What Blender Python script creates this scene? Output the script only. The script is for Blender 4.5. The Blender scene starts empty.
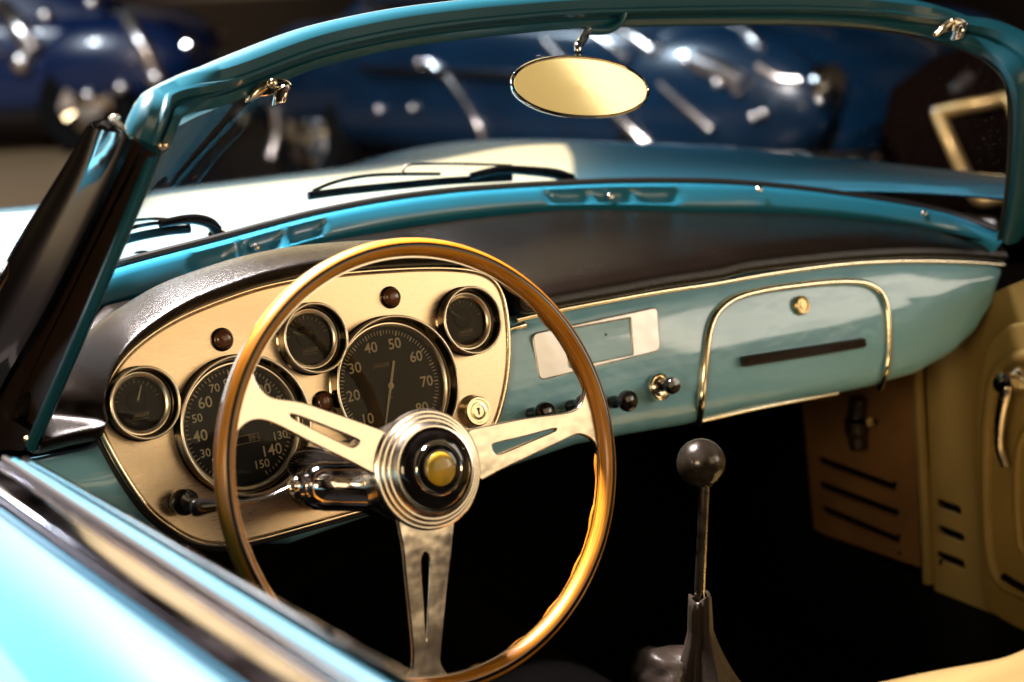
import bpy, bmesh, math, random
from mathutils import Vector as V, Matrix, noise
random.seed(7)
sc = bpy.context.scene
COL = sc.collection
PI = math.pi

# ------------------------------------------------------------------ camera
F_PX = 1800.0
def cam_axes(head, pitch, roll):
    h, p, r = map(math.radians, (head, pitch, roll))
    fw = V((math.sin(h)*math.cos(p), math.cos(h)*math.cos(p), -math.sin(p)))
    rt = V((math.cos(h), -math.sin(h), 0)); up = rt.cross(fw)
    return rt*math.cos(r)+up*math.sin(r), -rt*math.sin(r)+up*math.cos(r), fw
RT, UP, FW = cam_axes(34, 12.6, -2.5)
CAM = V((-0.77012, -1.28038, 1.28919))
cd = bpy.data.cameras.new('camera'); cam = bpy.data.objects.new('camera', cd); COL.objects.link(cam)
cam.matrix_world = Matrix(((RT.x, UP.x, -FW.x, CAM.x), (RT.y, UP.y, -FW.y, CAM.y), (RT.z, UP.z, -FW.z, CAM.z), (0, 0, 0, 1)))
cd.sensor_width = 36; cd.lens = F_PX/1024*36; cd.clip_start = .05; cd.clip_end = 200
cd.dof.use_dof = True; cd.dof.focus_distance = 1.74; cd.dof.aperture_fstop = 4.0
sc.camera = cam

# survey helpers: sight line of a measured point met with a real surface of the car
def ray(x, y): return RT*((x-512)/F_PX) - UP*((y-341)/F_PX) + FW
def on(x, y, p, n):
    r = ray(x, y); return CAM + r*((V(p)-CAM).dot(n)/r.dot(n))
def onx(x, y, wx): return on(x, y, (wx, 0, 0), V((1, 0, 0)))
def ony(x, y, wy): return on(x, y, (0, wy, 0), V((0, 1, 0)))
def onz(x, y, wz): return on(x, y, (0, 0, wz), V((0, 0, 1)))
XC = .36
def plan(x, yc=.52, ye=.2, w=.63):
    s = min(1, abs((x-XC)/w)); return ye+(yc-ye)*math.sqrt(1-s*s)
def onplan(px, py, yc=.52, ye=.2, w=.63):
    r = ray(px, py); t = 3.2
    def g(t):
        X = CAM+r*t; return X.y-plan(X.x, yc, ye, w) if abs(X.x-XC) < w else 1.0
    a = t
    while g(a) > 0 and a > .6: a -= .004
    return CAM+r*a

class Fr:
    def __init__(s, o, u, v, w): s.o, s.u, s.v, s.w = V(o), V(u), V(v), V(w)
    def p(s, a, b, c=0): return s.o+s.u*a+s.v*b+s.w*c
    def at(s, px, py, c=0):
        X = on(px, py, s.o+s.w*c, s.w)-s.o; return (X.dot(s.u), X.dot(s.v))
    def m(s, a=0, b=0, c=0):
        o = s.p(a, b, c)
        return Matrix(((s.u.x, s.v.x, s.w.x, o.x), (s.u.y, s.v.y, s.w.y, o.y), (s.u.z, s.v.z, s.w.z, o.z), (0, 0, 0, 1)))
def tilt(o, deg):
    t = math.radians(deg); return Fr(o, (1, 0, 0), (0, math.sin(t), math.cos(t)), (0, -math.cos(t), math.sin(t)))
FD = tilt((0, .24, .85), 14)      # dashboard face
FWH = tilt((0, 0, .85), 14.4)     # steering wheel
def frame_dir(o, w, upv=V((0, 0, 1))):
    w = V(w).normalized(); u = upv.cross(w).normalized(); return Fr(o, u, w.cross(u), w)

# ------------------------------------------------------------------ materials
def new_mat(name):
    m = bpy.data.materials.new(name); m.use_nodes = True
    return m, m.node_tree.nodes, m.node_tree.links, m.node_tree.nodes['Principled BSDF']
def mat(name, col, rough=.5, metal=0, coat=0, spec=.5, var=0, vscale=6, col2=None, bump=0, bscale=80, rvar=0, stretch=(1, 1, 1), sheen=0, det=4, bdist=.002, coat_r=.04):
    m, N, L, b = new_mat(name)
    b.inputs['Base Color'].default_value = (*col, 1); b.inputs['Roughness'].default_value = rough
    b.inputs['Metallic'].default_value = metal; b.inputs['Coat Weight'].default_value = coat
    b.inputs['Coat Roughness'].default_value = coat_r
    b.inputs['Specular IOR Level'].default_value = spec; b.inputs['Sheen Weight'].default_value = sheen
    tc = N.new('ShaderNodeTexCoord'); mp = N.new('ShaderNodeMapping'); L.new(tc.outputs['Object'], mp.inputs[0])
    mp.inputs['Scale'].default_value = stretch
    if var or col2 or rvar:
        n = N.new('ShaderNodeTexNoise'); n.inputs['Scale'].default_value = vscale; n.inputs['Detail'].default_value = det
        L.new(mp.outputs[0], n.inputs['Vector'])
        if var or col2:
            cr = N.new('ShaderNodeValToRGB'); c2 = col2 or tuple(c*(1-var) for c in col)
            cr.color_ramp.elements[0].position = .35; cr.color_ramp.elements[1].position = .65
            cr.color_ramp.elements[0].color = (*c2, 1); cr.color_ramp.elements[1].color = (*col, 1)
            L.new(n.outputs['Fac'], cr.inputs[0]); L.new(cr.outputs[0], b.inputs['Base Color'])
        if rvar:
            mr = N.new('ShaderNodeMapRange'); mr.inputs['From Min'].default_value = .3; mr.inputs['From Max'].default_value = .7
            mr.inputs['To Min'].default_value = max(0, rough-rvar); mr.inputs['To Max'].default_value = rough+rvar
            L.new(n.outputs['Fac'], mr.inputs['Value']); L.new(mr.outputs[0], b.inputs['Roughness'])
    if bump:
        n2 = N.new('ShaderNodeTexNoise'); n2.inputs['Scale'].default_value = bscale; n2.inputs['Detail'].default_value = 3
        L.new(mp.outputs[0], n2.inputs['Vector'])
        bp = N.new('ShaderNodeBump'); bp.inputs['Strength'].default_value = bump; bp.inputs['Distance'].default_value = bdist
        L.new(n2.outputs['Fac'], bp.inputs['Height']); L.new(bp.outputs[0], b.inputs['Normal'])
    return m
M = {}
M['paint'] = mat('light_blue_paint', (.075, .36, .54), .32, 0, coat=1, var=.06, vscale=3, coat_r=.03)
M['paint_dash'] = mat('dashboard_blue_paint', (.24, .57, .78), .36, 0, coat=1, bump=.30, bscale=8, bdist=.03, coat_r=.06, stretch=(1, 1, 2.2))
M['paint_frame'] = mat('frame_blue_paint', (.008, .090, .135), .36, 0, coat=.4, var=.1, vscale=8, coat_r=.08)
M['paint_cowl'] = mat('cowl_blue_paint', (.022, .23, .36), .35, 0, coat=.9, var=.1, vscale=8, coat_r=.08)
M['chrome'] = mat('polished_chrome', (.82, .80, .78), .07, 1, rvar=.04, vscale=40)
M['chrome_soft'] = mat('worn_chrome', (.84, .79, .70), .22, 1, rvar=.07, vscale=60, bump=.05, bscale=200, bdist=.0005)
M['plate_metal'] = mat('satin_plate', (.48, .47, .45), .30, 1, bump=.3, bscale=10, bdist=.006)
M['chrome_dark'] = mat('dark_polished_trim', (.36, .32, .36), .10, 1, rvar=.05, vscale=25, bump=.12, bscale=9, bdist=.004)  # chrome with its dark reflections put into the base colour
M['brass'] = mat('dull_brass', (.50, .38, .18), .32, 1, rvar=.06, vscale=60)
M['gilt'] = mat('warm_bright_trim', (.95, .86, .64), .2, 1, rvar=.06, vscale=70)
M['alu'] = mat('aged_polished_aluminium', (.88, .82, .72), .17, 1, rvar=.07, vscale=38, col2=(.78, .72, .64), bump=.35, bscale=16, bdist=.004)
M['panel'] = mat('brushed_gold_aluminium', (.84, .70, .50), .31, 1, rvar=.05, vscale=60, stretch=(1, 1, 22), bump=.12, bscale=120, bdist=.0003, col2=(.78, .63, .44))
M['black_gloss'] = mat('black_gloss_plastic', (.008, .007, .007), .12, 0, coat=.4, rvar=.03, vscale=50)
M['black_soft'] = mat('black_rubber', (.012, .011, .010), .5, 0, bump=.2, bscale=300, bdist=.0006)
M['brown_rubber'] = mat('dark_brown_channel', (.028, .015, .010), .38, 0, coat=.2, var=.4, vscale=20, bump=.1, bscale=150)
M['leather'] = mat('black_grained_leather', (.007, .0045, .003), .25, 0, spec=.42, bump=.4, bscale=800, rvar=.03, vscale=18, bdist=.0012, det=5)
M['boot_leather'] = mat('creased_black_leather', (.07, .052, .04), .40, 0, bump=.4, bscale=240, bdist=.001, rvar=.1, vscale=30)
M['dial'] = mat('matt_black_dial', (.010, .009, .007), .5, 0, spec=.2, var=.15, vscale=40)
M['dial_warm'] = mat('olive_black_dial', (.036, .027, .011), .5, 0, spec=.2, var=.2, vscale=40)
M['ink'] = mat('cream_numerals', (1, .93, .70), .6)
M['ink_dim'] = mat('faded_cream_print', (.45, .36, .20), .6)
M['lamp_brown'] = mat('amber_brown_lens', (.13, .045, .015), .25, 0, coat=.5, var=.3, vscale=90)
M['lens'] = mat('golden_lens', (.70, .40, .02), .35, 0, coat=.6, col2=(.36, .27, .03), vscale=70)
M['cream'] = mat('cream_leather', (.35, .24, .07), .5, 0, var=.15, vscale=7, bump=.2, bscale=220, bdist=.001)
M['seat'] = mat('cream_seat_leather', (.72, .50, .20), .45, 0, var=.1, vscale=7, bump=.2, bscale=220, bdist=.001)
M['card'] = mat('tan_trim_board', (.34, .17, .06), .6, 0, var=.25, vscale=12, bump=.2, bscale=260, bdist=.0008)
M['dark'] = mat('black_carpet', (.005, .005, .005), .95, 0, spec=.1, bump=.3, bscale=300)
M['pedal_rubber'] = mat('worn_pedal_rubber', (.10, .08, .07), .6, 0, bump=.3, bscale=120)
M['steel'] = mat('dull_steel_rod', (.42, .36, .26), .3, 1, rvar=.08, vscale=60)
M['knob_worn'] = mat('worn_black_ball', (.035, .028, .020), .27, 0, coat=.3, rvar=.1, vscale=60, var=.5)
M['mirror'] = mat('mirror_silvering', (.30, .27, .15), .09, 1)
M['body_hood'] = M['paint']
def wood_mat():
    m, N, L, b = new_mat('varnished_walnut')
    tc = N.new('ShaderNodeTexCoord'); sep = N.new('ShaderNodeSeparateXYZ'); L.new(tc.outputs['UV'], sep.inputs[0])
    cm = N.new('ShaderNodeCombineXYZ'); L.new(sep.outputs[0], cm.inputs[0]); L.new(sep.outputs[1], cm.inputs[1])
    mp = N.new('ShaderNodeMapping'); L.new(cm.outputs[0], mp.inputs[0]); mp.inputs['Scale'].default_value = (14, 16, 1)
    n = N.new('ShaderNodeTexNoise'); n.inputs['Scale'].default_value = 1.6; n.inputs['Detail'].default_value = 7; n.inputs['Distortion'].default_value = .6
    L.new(mp.outputs[0], n.inputs['Vector'])
    cr = N.new('ShaderNodeValToRGB'); e = cr.color_ramp.elements
    e[0].position = .30; e[0].color = (.34, .10, .005, 1); e[1].position = .72; e[1].color = (.82, .36, .025, 1)
    x = cr.color_ramp.elements.new(.5); x.color = (.62, .235, .012, 1)
    L.new(n.outputs['Fac'], cr.inputs[0]); L.new(cr.outputs[0], b.inputs['Base Color'])
    b.inputs['Roughness'].default_value = .38; b.inputs['Coat Weight'].default_value = .45; b.inputs['Coat Roughness'].default_value = .15
    mp2 = N.new('ShaderNodeMapping'); L.new(cm.outputs[0], mp2.inputs[0]); mp2.inputs['Scale'].default_value = (40, 60, 1)
    n2 = N.new('ShaderNodeTexNoise'); n2.inputs['Scale'].default_value = 3; L.new(mp2.outputs[0], n2.inputs['Vector'])
    bp = N.new('ShaderNodeBump'); bp.inputs['Strength'].default_value = .12; bp.inputs['Distance'].default_value = .001
    L.new(n2.outputs['Fac'], bp.inputs['Height']); L.new(bp.outputs[0], b.inputs['Normal'])
    return m
M['wood'] = wood_mat()
def glass_mat(name, tint, refl=1.0, dust=0.0):
    m = bpy.data.materials.new(name); m.use_nodes = True; N = m.node_tree.nodes; L = m.node_tree.links
    N.clear(); out = N.new('ShaderNodeOutputMaterial'); tr = N.new('ShaderNodeBsdfTransparent'); gl = N.new('ShaderNodeBsdfGlossy')
    tr.inputs[0].default_value = (*tint, 1); gl.inputs['Roughness'].default_value = .01; gl.inputs[0].default_value = (refl, refl, refl, 1)
    fr = N.new('ShaderNodeFresnel'); fr.inputs[0].default_value = 1.5
    mx = N.new('ShaderNodeMixShader'); L.new(fr.outputs[0], mx.inputs[0]); L.new(tr.outputs[0], mx.inputs[1]); L.new(gl.outputs[0], mx.inputs[2])
    last = mx
    if dust:
        tc = N.new('ShaderNodeTexCoord'); n = N.new('ShaderNodeTexNoise'); n.inputs['Scale'].default_value = 420; L.new(tc.outputs['Object'], n.inputs['Vector'])
        cr = N.new('ShaderNodeValToRGB'); cr.color_ramp.elements[0].position = .67; cr.color_ramp.elements[1].position = .72
        cr.color_ramp.elements[0].color = (0, 0, 0, 1); cr.color_ramp.elements[1].color = (dust, dust, dust, 1); L.new(n.outputs['Fac'], cr.inputs[0])
        df = N.new('ShaderNodeBsdfDiffuse'); df.inputs[0].default_value = (.8, .75, .7, 1)
        m2 = N.new('ShaderNodeMixShader'); L.new(cr.outputs[0], m2.inputs[0]); L.new(mx.outputs[0], m2.inputs[1]); L.new(df.outputs[0], m2.inputs[2]); last = m2
    L.new(last.outputs[0], out.inputs[0]); return m
M['glass'] = glass_mat('windscreen_glass', (.82, .87, .90), .08, .2)
M['dial_glass'] = glass_mat('dial_glass', (1, 1, .98), .2)

# ------------------------------------------------------------------ object helpers
def thing(name, label, cat, loc, group=None):
    o = bpy.data.objects.new(name, None); COL.objects.link(o); o.location = loc; o['label'] = label; o['category'] = cat
    if group: o['group'] = group
    o.empty_display_size = .2
    return o
def root_loc(p):
    l = V((0, 0, 0))
    while p is not None: l += p.location; p = p.parent
    return l
def obj(name, vs, fs, m, parent=None, smooth=40, uv=None):
    """mesh object from world-space vertices; its origin is put at its own centre"""
    vs = [V(v) for v in vs]
    c = sum(vs, V((0, 0, 0)))/len(vs)
    me = bpy.data.meshes.new(name); me.from_pydata([v-c for v in vs], [], fs)
    if uv:
        ul = me.uv_layers.new(name='UVMap')
        for p in me.polygons:
            for li in p.loop_indices: ul.data[li].uv = uv[me.loops[li].vertex_index]
    me.materials.append(M[m] if isinstance(m, str) else m)
    if smooth: me.shade_smooth(); me.set_sharp_from_angle(angle=math.radians(smooth))
    o = bpy.data.objects.new(name, me); COL.objects.link(o)
    if parent: o.parent = parent; o.location = c-root_loc(parent)
    else: o.location = c
    return o
def setting(o): o['kind'] = 'structure'; return o
class Mb:
    def __init__(s): s.v = []; s.f = []
    def add(s, vs, fs):
        k = len(s.v); s.v += [V(v) for v in vs]; s.f += [tuple(i+k for i in f) for f in fs]; return s
    def out(s, name, m, parent=None, smooth=40): return obj(name, s.v, s.f, m, parent, smooth)
def grid_faces(nr, nc, closed_c=False, closed_r=False):
    fs = []
    for i in range(nr if closed_r else nr-1):
        for j in range(nc if closed_c else nc-1):
            a = i*nc+j; b = i*nc+(j+1) % nc; c = ((i+1) % nr)*nc+(j+1) % nc; d = ((i+1) % nr)*nc+j
            fs.append((a, b, c, d))
    return fs
def loft(rows, closed=False, caps=False):
    n = len(rows[0]); vs = [p for r in rows for p in r]; fs = grid_faces(len(rows), n, closed)
    if caps: fs.append(tuple(range(n))[::-1]); k = (len(rows)-1)*n; fs.append(tuple(range(k, k+n)))
    return vs, fs
def lathe(F, prof, n=64, a=0, b=0, w=0, caps=False):
    """prof: list of (radius, height along w)"""
    rows = []
    for r, h in prof: rows.append([F.p(a+r*math.cos(t), b+r*math.sin(t), w+h) for t in [2*PI*i/n for i in range(n)]])
    vs, fs = loft(rows, True)
    if caps: fs.append(tuple(range(n))[::-1]); k = (len(rows)-1)*n; fs.append(tuple(range(k, k+n)))
    return vs, fs
def cr(pts, n=6, closed=False):
    """Catmull-Rom smoothing through points"""
    P = [V(p) for p in pts]; N = len(P); out = []
    rng = range(N) if closed else range(N-1)
    for i in rng:
        if closed: p0, p1, p2, p3 = P[i-1], P[i], P[(i+1) % N], P[(i+2) % N]
        else: p0 = P[max(i-1, 0)]; p1 = P[i]; p2 = P[i+1]; p3 = P[min(i+2, N-1)]
        for k in range(n):
            t = k/n; out.append(.5*((2*p1)+(-p0+p2)*t+(2*p0-5*p1+4*p2-p3)*t*t+(-p0+3*p1-3*p2+p3)*t**3))
    if not closed: out.append(P[-1])
    return out
def tube(path, rad, n=12, closed=False, sq=1.0, ref=V((0, 0, 1)), caps=True):
    """rad: number or list or function(i/(N-1)); sq flattens along second axis"""
    P = [V(p) for p in path]; N = len(P); rows = []; prev = None
    for i in range(N):
        a = P[i-1] if (i > 0 or closed) else P[i]; b = P[(i+1) % N] if (i < N-1 or closed) else P[i]
        t = (b-a).normalized()
        if prev is None:
            r = ref if abs(t.dot(ref)) < .95 else V((1, 0, 0)); u = (r-t*r.dot(t)).normalized()
        else: u = (prev-t*prev.dot(t)).normalized()
        prev = u; v = t.cross(u)
        R = rad(i/(N-1)) if callable(rad) else (rad[i] if isinstance(rad, (list, tuple)) else rad)
        rows.append([P[i]+u*R*math.cos(q)+v*R*sq*math.sin(q) for q in [2*PI*k/n for k in range(n)]])
    vs = [p for r in rows for p in r]; fs = grid_faces(N, n, True, closed)
    if caps and not closed: fs.append(tuple(range(n))[::-1]); k = (N-1)*n; fs.append(tuple(range(k, k+n)))
    return vs, fs
def sweep(path, outs, prof, closed=False, caps=True):
    """prof: closed list of (o, n): o along given outward vector, n along tangent x outward"""
    P = [V(p) for p in path]; N = len(P); rows = []
    for i in range(N):
        t = (P[min(i+1, N-1)]-P[max(i-1, 0)]).normalized(); o = V(outs[i]); o = (o-t*o.dot(t)).normalized(); nn = t.cross(o)
        pr = prof(i/(N-1)) if callable(prof) else prof
        rows.append([P[i]+o*a+nn*b for a, b in pr])
    return loft(rows, True, caps)
def curve_mesh(cu, F):
    o = bpy.data.objects.new('tmp', cu); COL.objects.link(o)
    dg = bpy.context.evaluated_depsgraph_get(); dg.update()
    me = bpy.data.meshes.new_from_object(o.evaluated_get(dg))
    vs = [F.p(*v.co) for v in me.vertices]; fs = [tuple(p.vertices) for p in me.polygons]
    bpy.data.objects.remove(o); bpy.data.meshes.remove(me)
    if isinstance(cu, bpy.types.TextCurve): bpy.data.curves.remove(cu)
    else: bpy.data.curves.remove(cu)
    return vs, fs
def plate(F, loops, th=.003, bev=.0006, w=0, res=2):
    """flat bevelled plate with holes; loops: list of 2D point lists in frame F (first the outline, others holes)"""
    cu = bpy.data.curves.new('c', 'CURVE'); cu.dimensions = '2D'; cu.fill_mode = 'BOTH'
    cu.extrude = max(th/2-bev, .00005); cu.bevel_depth = bev; cu.offset = -bev; cu.bevel_resolution = res
    for lp in loops:
        s = cu.splines.new('POLY'); s.points.add(len(lp)-1); s.use_cyclic_u = True
        for i, p in enumerate(lp): s.points[i].co = (p[0], p[1], 0, 1)
    G = Fr(F.p(0, 0, w), F.u, F.v, F.w)
    return curve_mesh(cu, G)
def text(F, s, size, a, b, w, th=.00015, shear=0, rot=0, bold=0.0, ax='CENTER'):
    cu = bpy.data.curves.new('t', 'FONT'); cu.body = s; cu.size = size; cu.extrude = th; cu.align_x = ax; cu.align_y = 'CENTER'; cu.shear = shear
    cu.offset = bold; cu.resolution_u = 3
    c, n = math.cos(rot), math.sin(rot)
    G = Fr(F.p(a, b, w), F.u*c+F.v*n, F.v*c-F.u*n, F.w)
    return curve_mesh(cu, G)
def box(F, a0, a1, b0, b1, c0, c1):
    vs = [F.p(a, b, c) for c in (c0, c1) for a, b in ((a0, b0), (a1, b0), (a1, b1), (a0, b1))]
    return vs, [(3, 2, 1, 0), (4, 5, 6, 7), (0, 1, 5, 4), (1, 2, 6, 5), (2, 3, 7, 6), (3, 0, 4, 7)]
def bevel(o, w=.002, seg=3, ang=35):
    m = o.modifiers.new('bevel', 'BEVEL'); m.width = w; m.segments = seg; m.limit_method = 'ANGLE'; m.angle_limit = math.radians(ang); return o
def solid(o, t, off=-1):
    m = o.modifiers.new('solid', 'SOLIDIFY'); m.thickness = t; m.offset = off; return o
def sphere(c, r, nu=32, nv=16, sc_=(1, 1, 1)):
    rows = [[V(c)+V((r*sc_[0]*math.sin(PI*i/nv)*math.cos(2*PI*j/nu), r*sc_[1]*math.sin(PI*i/nv)*math.sin(2*PI*j/nu), r*sc_[2]*math.cos(PI*i/nv))) for j in range(nu)] for i in range(nv+1)]
    return loft(rows, True)
def lerp(a, b, t): return a+(b-a)*t
def interp(tab, x):
    if x <= tab[0][0]: return tab[0][1]
    for (x0, y0), (x1, y1) in zip(tab, tab[1:]):
        if x <= x1: return y0+(y1-y0)*(x-x0)/(x1-x0)
    return tab[-1][1]
W0 = Fr((0, 0, 0), (1, 0, 0), (0, 1, 0), (0, 0, 1))

# ================================================================== THE CAR
CAR = thing('convertible', 'light blue vintage convertible with wood-rimmed steering wheel and golden instrument panel, nearest the camera', 'car', (XC, .3, 0))

# ------------------------------------------------------------------ steering wheel
def part_empty(name, loc, parent):
    o = bpy.data.objects.new(name, None); COL.objects.link(o); o.parent = parent; o.location = V(loc)-root_loc(parent); o.empty_display_size = .05
    return o
SW = part_empty('steering_wheel', (0, 0, .85), CAR)
RM, HW, HD = .1888, .0079, .0105     # rim middle radius, half width, half depth
def ring(name, m, sec, n=160, uvon=False, bump=None):
    rows = []; uv = []
    for i in range(n):
        t = 2*PI*i/n
        row = []
        for k, (a, w) in enumerate(sec):
            if bump: a, w = bump(t, a, w)
            r = RM+a; row.append(FWH.p(r*math.cos(t), r*math.sin(t), w)); uv.append((i/n, k/len(sec)))
        rows.append(row)
    vs = [p for r in rows for p in r]; fs = grid_faces(n, len(sec), True, True)
    return obj(name, vs, fs, m, SW, 50, uv)
def arc_sec(a0, a1, n, hw=HW, hd=HD, off=0): return [((hw)*math.cos(t), hd*math.sin(t)+off) for t in [math.radians(lerp(a0, a1, i/n)) for i in range(n+1)]]
# front wood half (angle 0 = outward, 90 = to the driver)
ring('wooden_rim', 'wood', arc_sec(4, 176, 22, off=.001))
def scallop(t, a, w):
    k = max(0, math.sin(t*24)) if True else 0
    return (a-(.0016*k if a < 0 else 0), w)
ring('wooden_rim_back', 'wood', arc_sec(184, 356, 22, off=-.001), 480, bump=scallop)
ring('metal_core', 'alu', [(HW+.0002, -.0013), (HW+.0002, .0013), (-HW-.0012, .0013), (-HW-.0012, -.0013)])
inl = [((HW+.00025)*math.cos(math.radians(d)), (HD+.00025)*math.sin(math.radians(d))+.001) for d in (70, 75, 80, 85, 90, 94)]
inl += [((HW-.0008)*math.cos(math.radians(d)), (HD-.0008)*math.sin(math.radians(d))+.001) for d in (94, 82, 70)]
ring('black_inlay', 'black_gloss', inl, 200)
def fan2(pts, n=5, closed=True): return [(p.x, p.y) for p in cr([(x, y, 0) for x, y in pts], n, closed)]
def wpx(l): return [FWH.at(x, y, -.001) for x, y in l]
def rim_arc(a0, a1, r, n=10): return [(r*math.cos(math.radians(lerp(a0, a1, i/n))), r*math.sin(math.radians(lerp(a0, a1, i/n)))) for i in range(n+1)]
def ang(p): return math.degrees(math.atan2(p[1], p[0]))
def spoke(up, lo, slot):
    U = [(p.x, p.y) for p in cr([(*q, 0) for q in wpx(up)], 5)]; Lw = [(p.x, p.y) for p in cr([(*q, 0) for q in wpx(lo)], 5)]
    a0, a1 = ang(U[-1]), ang(Lw[0])
    if a1-a0 > 180: a1 -= 360
    if a0-a1 > 180: a1 += 360
    out = [(0.0, 0.0)]+U+rim_arc(a0, a1, RM+.001)+Lw
    S = fan2(wpx(slot), 4)
    mb = Mb(); mb.add(*plate(FWH, [out, S], .0060, .0011, -.002, 3))
    o = mb.out('spoke', 'alu', SW, 30)
    # bright polished lip round the slot
    return o
spoke([(380.6, 429.7), (355, 420.5), (329, 411.5), (300, 402), (274, 398), (263, 392), (255, 381), (251, 366)],
      [(233, 446), (236, 434), (245, 424), (258, 420), (276, 425), (311, 443), (346, 460), (365, 470), (382, 479)],
      [(289, 415.5), (300, 417), (352, 437.5), (357.5, 442.5), (353, 446.5), (344, 444.5), (300, 422.5)])
spoke([(470, 429), (500, 423), (524, 418.3), (561, 413.5), (574, 410), (581, 402), (584, 390), (584.5, 378)],
      [(599, 462), (596, 450), (592, 441), (585, 436), (575.4, 434.6), (561, 441), (524, 458.5), (500, 470), (481.5, 480)],
      [(491.6, 447), (495, 443.4), (524, 436.5), (551, 429.3), (553.4, 431), (530, 441), (503, 452.5), (494.5, 453.3)])
spoke([(399, 519), (402, 535), (404.6, 550), (408.7, 592.6), (413.3, 638.8), (414, 663), (409, 675), (398, 688)],
      [(460, 688), (447, 677), (438.5, 664), (438.5, 650), (441.4, 617.5), (445, 582), (448.5, 553.6), (451.5, 522)],
      [(424.4, 552.5), (428, 557), (428.5, 572), (426.6, 610), (425.6, 634), (424.6, 634), (422.6, 600), (420.6, 572), (421, 557)])
hc = FWH.at(429.5, 469.5, .004)
# hub: stepped chrome ring, black boss, thin ring, golden lens
hubp = [(.020, -.045), (.044, -.042), (.047, -.012), (.0515, -.004), (.0525, 0), (.0520, .0030), (.0505, .0042), (.0490, .0042), (.0483, .0056), (.0468, .0070), (.0452, .0070),
        (.0444, .0086), (.0430, .0100), (.0414, .0100), (.0406, .0113), (.0392, .0130), (.0375, .0150), (.0362, .0152), (.0356, .0140), (.0352, .011), (.02, .011)]
o = Mb().add(*lathe(FWH, hubp, 96, *hc)).out('hub', 'chrome_soft', SW, 25)
horn = part_empty('horn_push', FWH.p(hc[0], hc[1], .012), CAR)
bpy.data.objects.remove(horn)
Mb().add(*lathe(FWH, [(.0353, .011), (.0350, .0138), (.0335, .0158), (.030, .0178), (.025, .0192), (.0232, .0196), (.0001, .0200)], 80, *hc)).out('horn_button', 'black_gloss', SW, 30)
Mb().add(*lathe(FWH, [(.0234, .0192), (.0232, .0205), (.0224, .0212), (.0214, .0206), (.0212, .0195)], 72, *hc)).out('horn_ring', 'chrome', SW, 60)
Mb().add(*lathe(FWH, [(.0208, .0199), (.0200, .0212), (.0170, .0224), (.0150, .0228), (.0001, .0228)], 64, *hc)).out('badge_surround', 'black_gloss', SW, 30)
Mb().add(*lathe(FWH, [(.0146, .0228), (.0140, .0240), (.0115, .0252), (.007, .0262), (.0001, .0266)], 56, *hc)).out('badge_lens', 'lens', SW, 60)

# ------------------------------------------------------------------ steering column with chrome switch housing
COLM = Mb(); COLM.add(*lathe(FWH, [(.012, -.38), (.030, -.38), (.032, -.19), (.033, -.10), (.040, -.085), (.043, -.045), (.02, -.04)], 48, *hc))
colo = COLM.out('steering_column', 'black_gloss', CAR)
hp0 = FWH.p(*FWH.at(303, 486, -.055), -.055); hp1 = FWH.p(*FWH.at(388, 487, -.055), -.055)
ax = (hp1-hp0).normalized(); FH = frame_dir(hp0, ax)
Mb().add(*lathe(FH, [(.0005, -.001), (.012, 0), (.0165, .004), (.0205, .012), (.0215, .022), (.0215, .052), (.0222, .053), (.0222, .056), (.021, .057), (.021, .085)], 56)).out('switch_housing', 'chrome', colo)
Mb().add(*lathe(FH, [(.001, -.013), (.0045, -.013), (.0052, -.010), (.0075, -.010), (.0082, -.008), (.0112, -.006), (.0118, -.003), (.0105, -.001), (.0138, .000), (.0142, .003), (.010, .005)], 40)).out('stalk_collar', 'chrome', colo)
sp = [hp0-ax*.008, FWH.p(*FWH.at(262, 499, -.060), -.060), FWH.p(*FWH.at(216, 506, -.066), -.066)]
Mb().add(*tube(cr(sp, 6), .0021, 10)).out('stalk_rod', 'chrome', colo)
g0 = FWH.p(*FWH.at(224, 505, -.065), -.065); g1 = FWH.p(*FWH.at(191, 508, -.069), -.069)
gd = (g1-g0); Mb().add(*tube([g0, g0+gd*.1, g0+gd*.5, g0+gd*.8, g0+gd*.95, g1], [.0030, .0042, .0062, .0078, .0070, .003], 20)).out('stalk_grip', 'black_gloss', colo)

# ------------------------------------------------------------------ instrument panel
def dpx(l, w=0): return [FD.at(x, y, w) for x, y in l]
PANEL = [(104, 437), (101, 420), (104, 398), (113, 374), (130, 352), (155, 332), (185, 315), (222, 300), (262, 287), (310, 277.5), (360, 272), (420, 268.5), (462, 269.5), (485, 275),
         (498, 286), (505, 305), (508.5, 335), (508, 365), (503.5, 395), (494, 425), (474, 455), (440, 482), (400, 500), (350, 514), (300, 528), (255, 540), (222, 545), (196, 541), (172, 528), (148, 508), (124, 474)]
PW = .014
pl = fan2(dpx(PANEL, PW), 5)
def inset(pts, d):
    n = len(pts); out = []
    for i in range(n):
        x0, y0 = pts[i-1]; x1, y1 = pts[(i+1) % n]; tx, ty = x1-x0, y1-y0; l = math.hypot(tx, ty) or 1
        out.append((pts[i][0]-ty/l*d*SGN, pts[i][1]+tx/l*d*SGN))
    return out
area = sum(pl[i-1][0]*pl[i][1]-pl[i][0]*pl[i-1][1] for i in range(len(pl))); SGN = 1 if area > 0 else -1
HOLES = [(*FD.at(cx, cy, PW+.016), r) for cx, cy, r in ((248, 425, .0640), (399.7, 384.6, .0662), (146, 402.8, .0312), (316.6, 337.7, .0318), (473.5, 320, .0320))]
IP = Mb().add(*plate(FD, [inset(pl, .003)]+[[(a+r*math.cos(2*PI*i/72), b+r*math.sin(2*PI*i/72)) for i in range(72)] for a, b, r in HOLES], .010, .0005, PW-.005)).out('instrument_panel', 'panel', CAR, 30)
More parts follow.
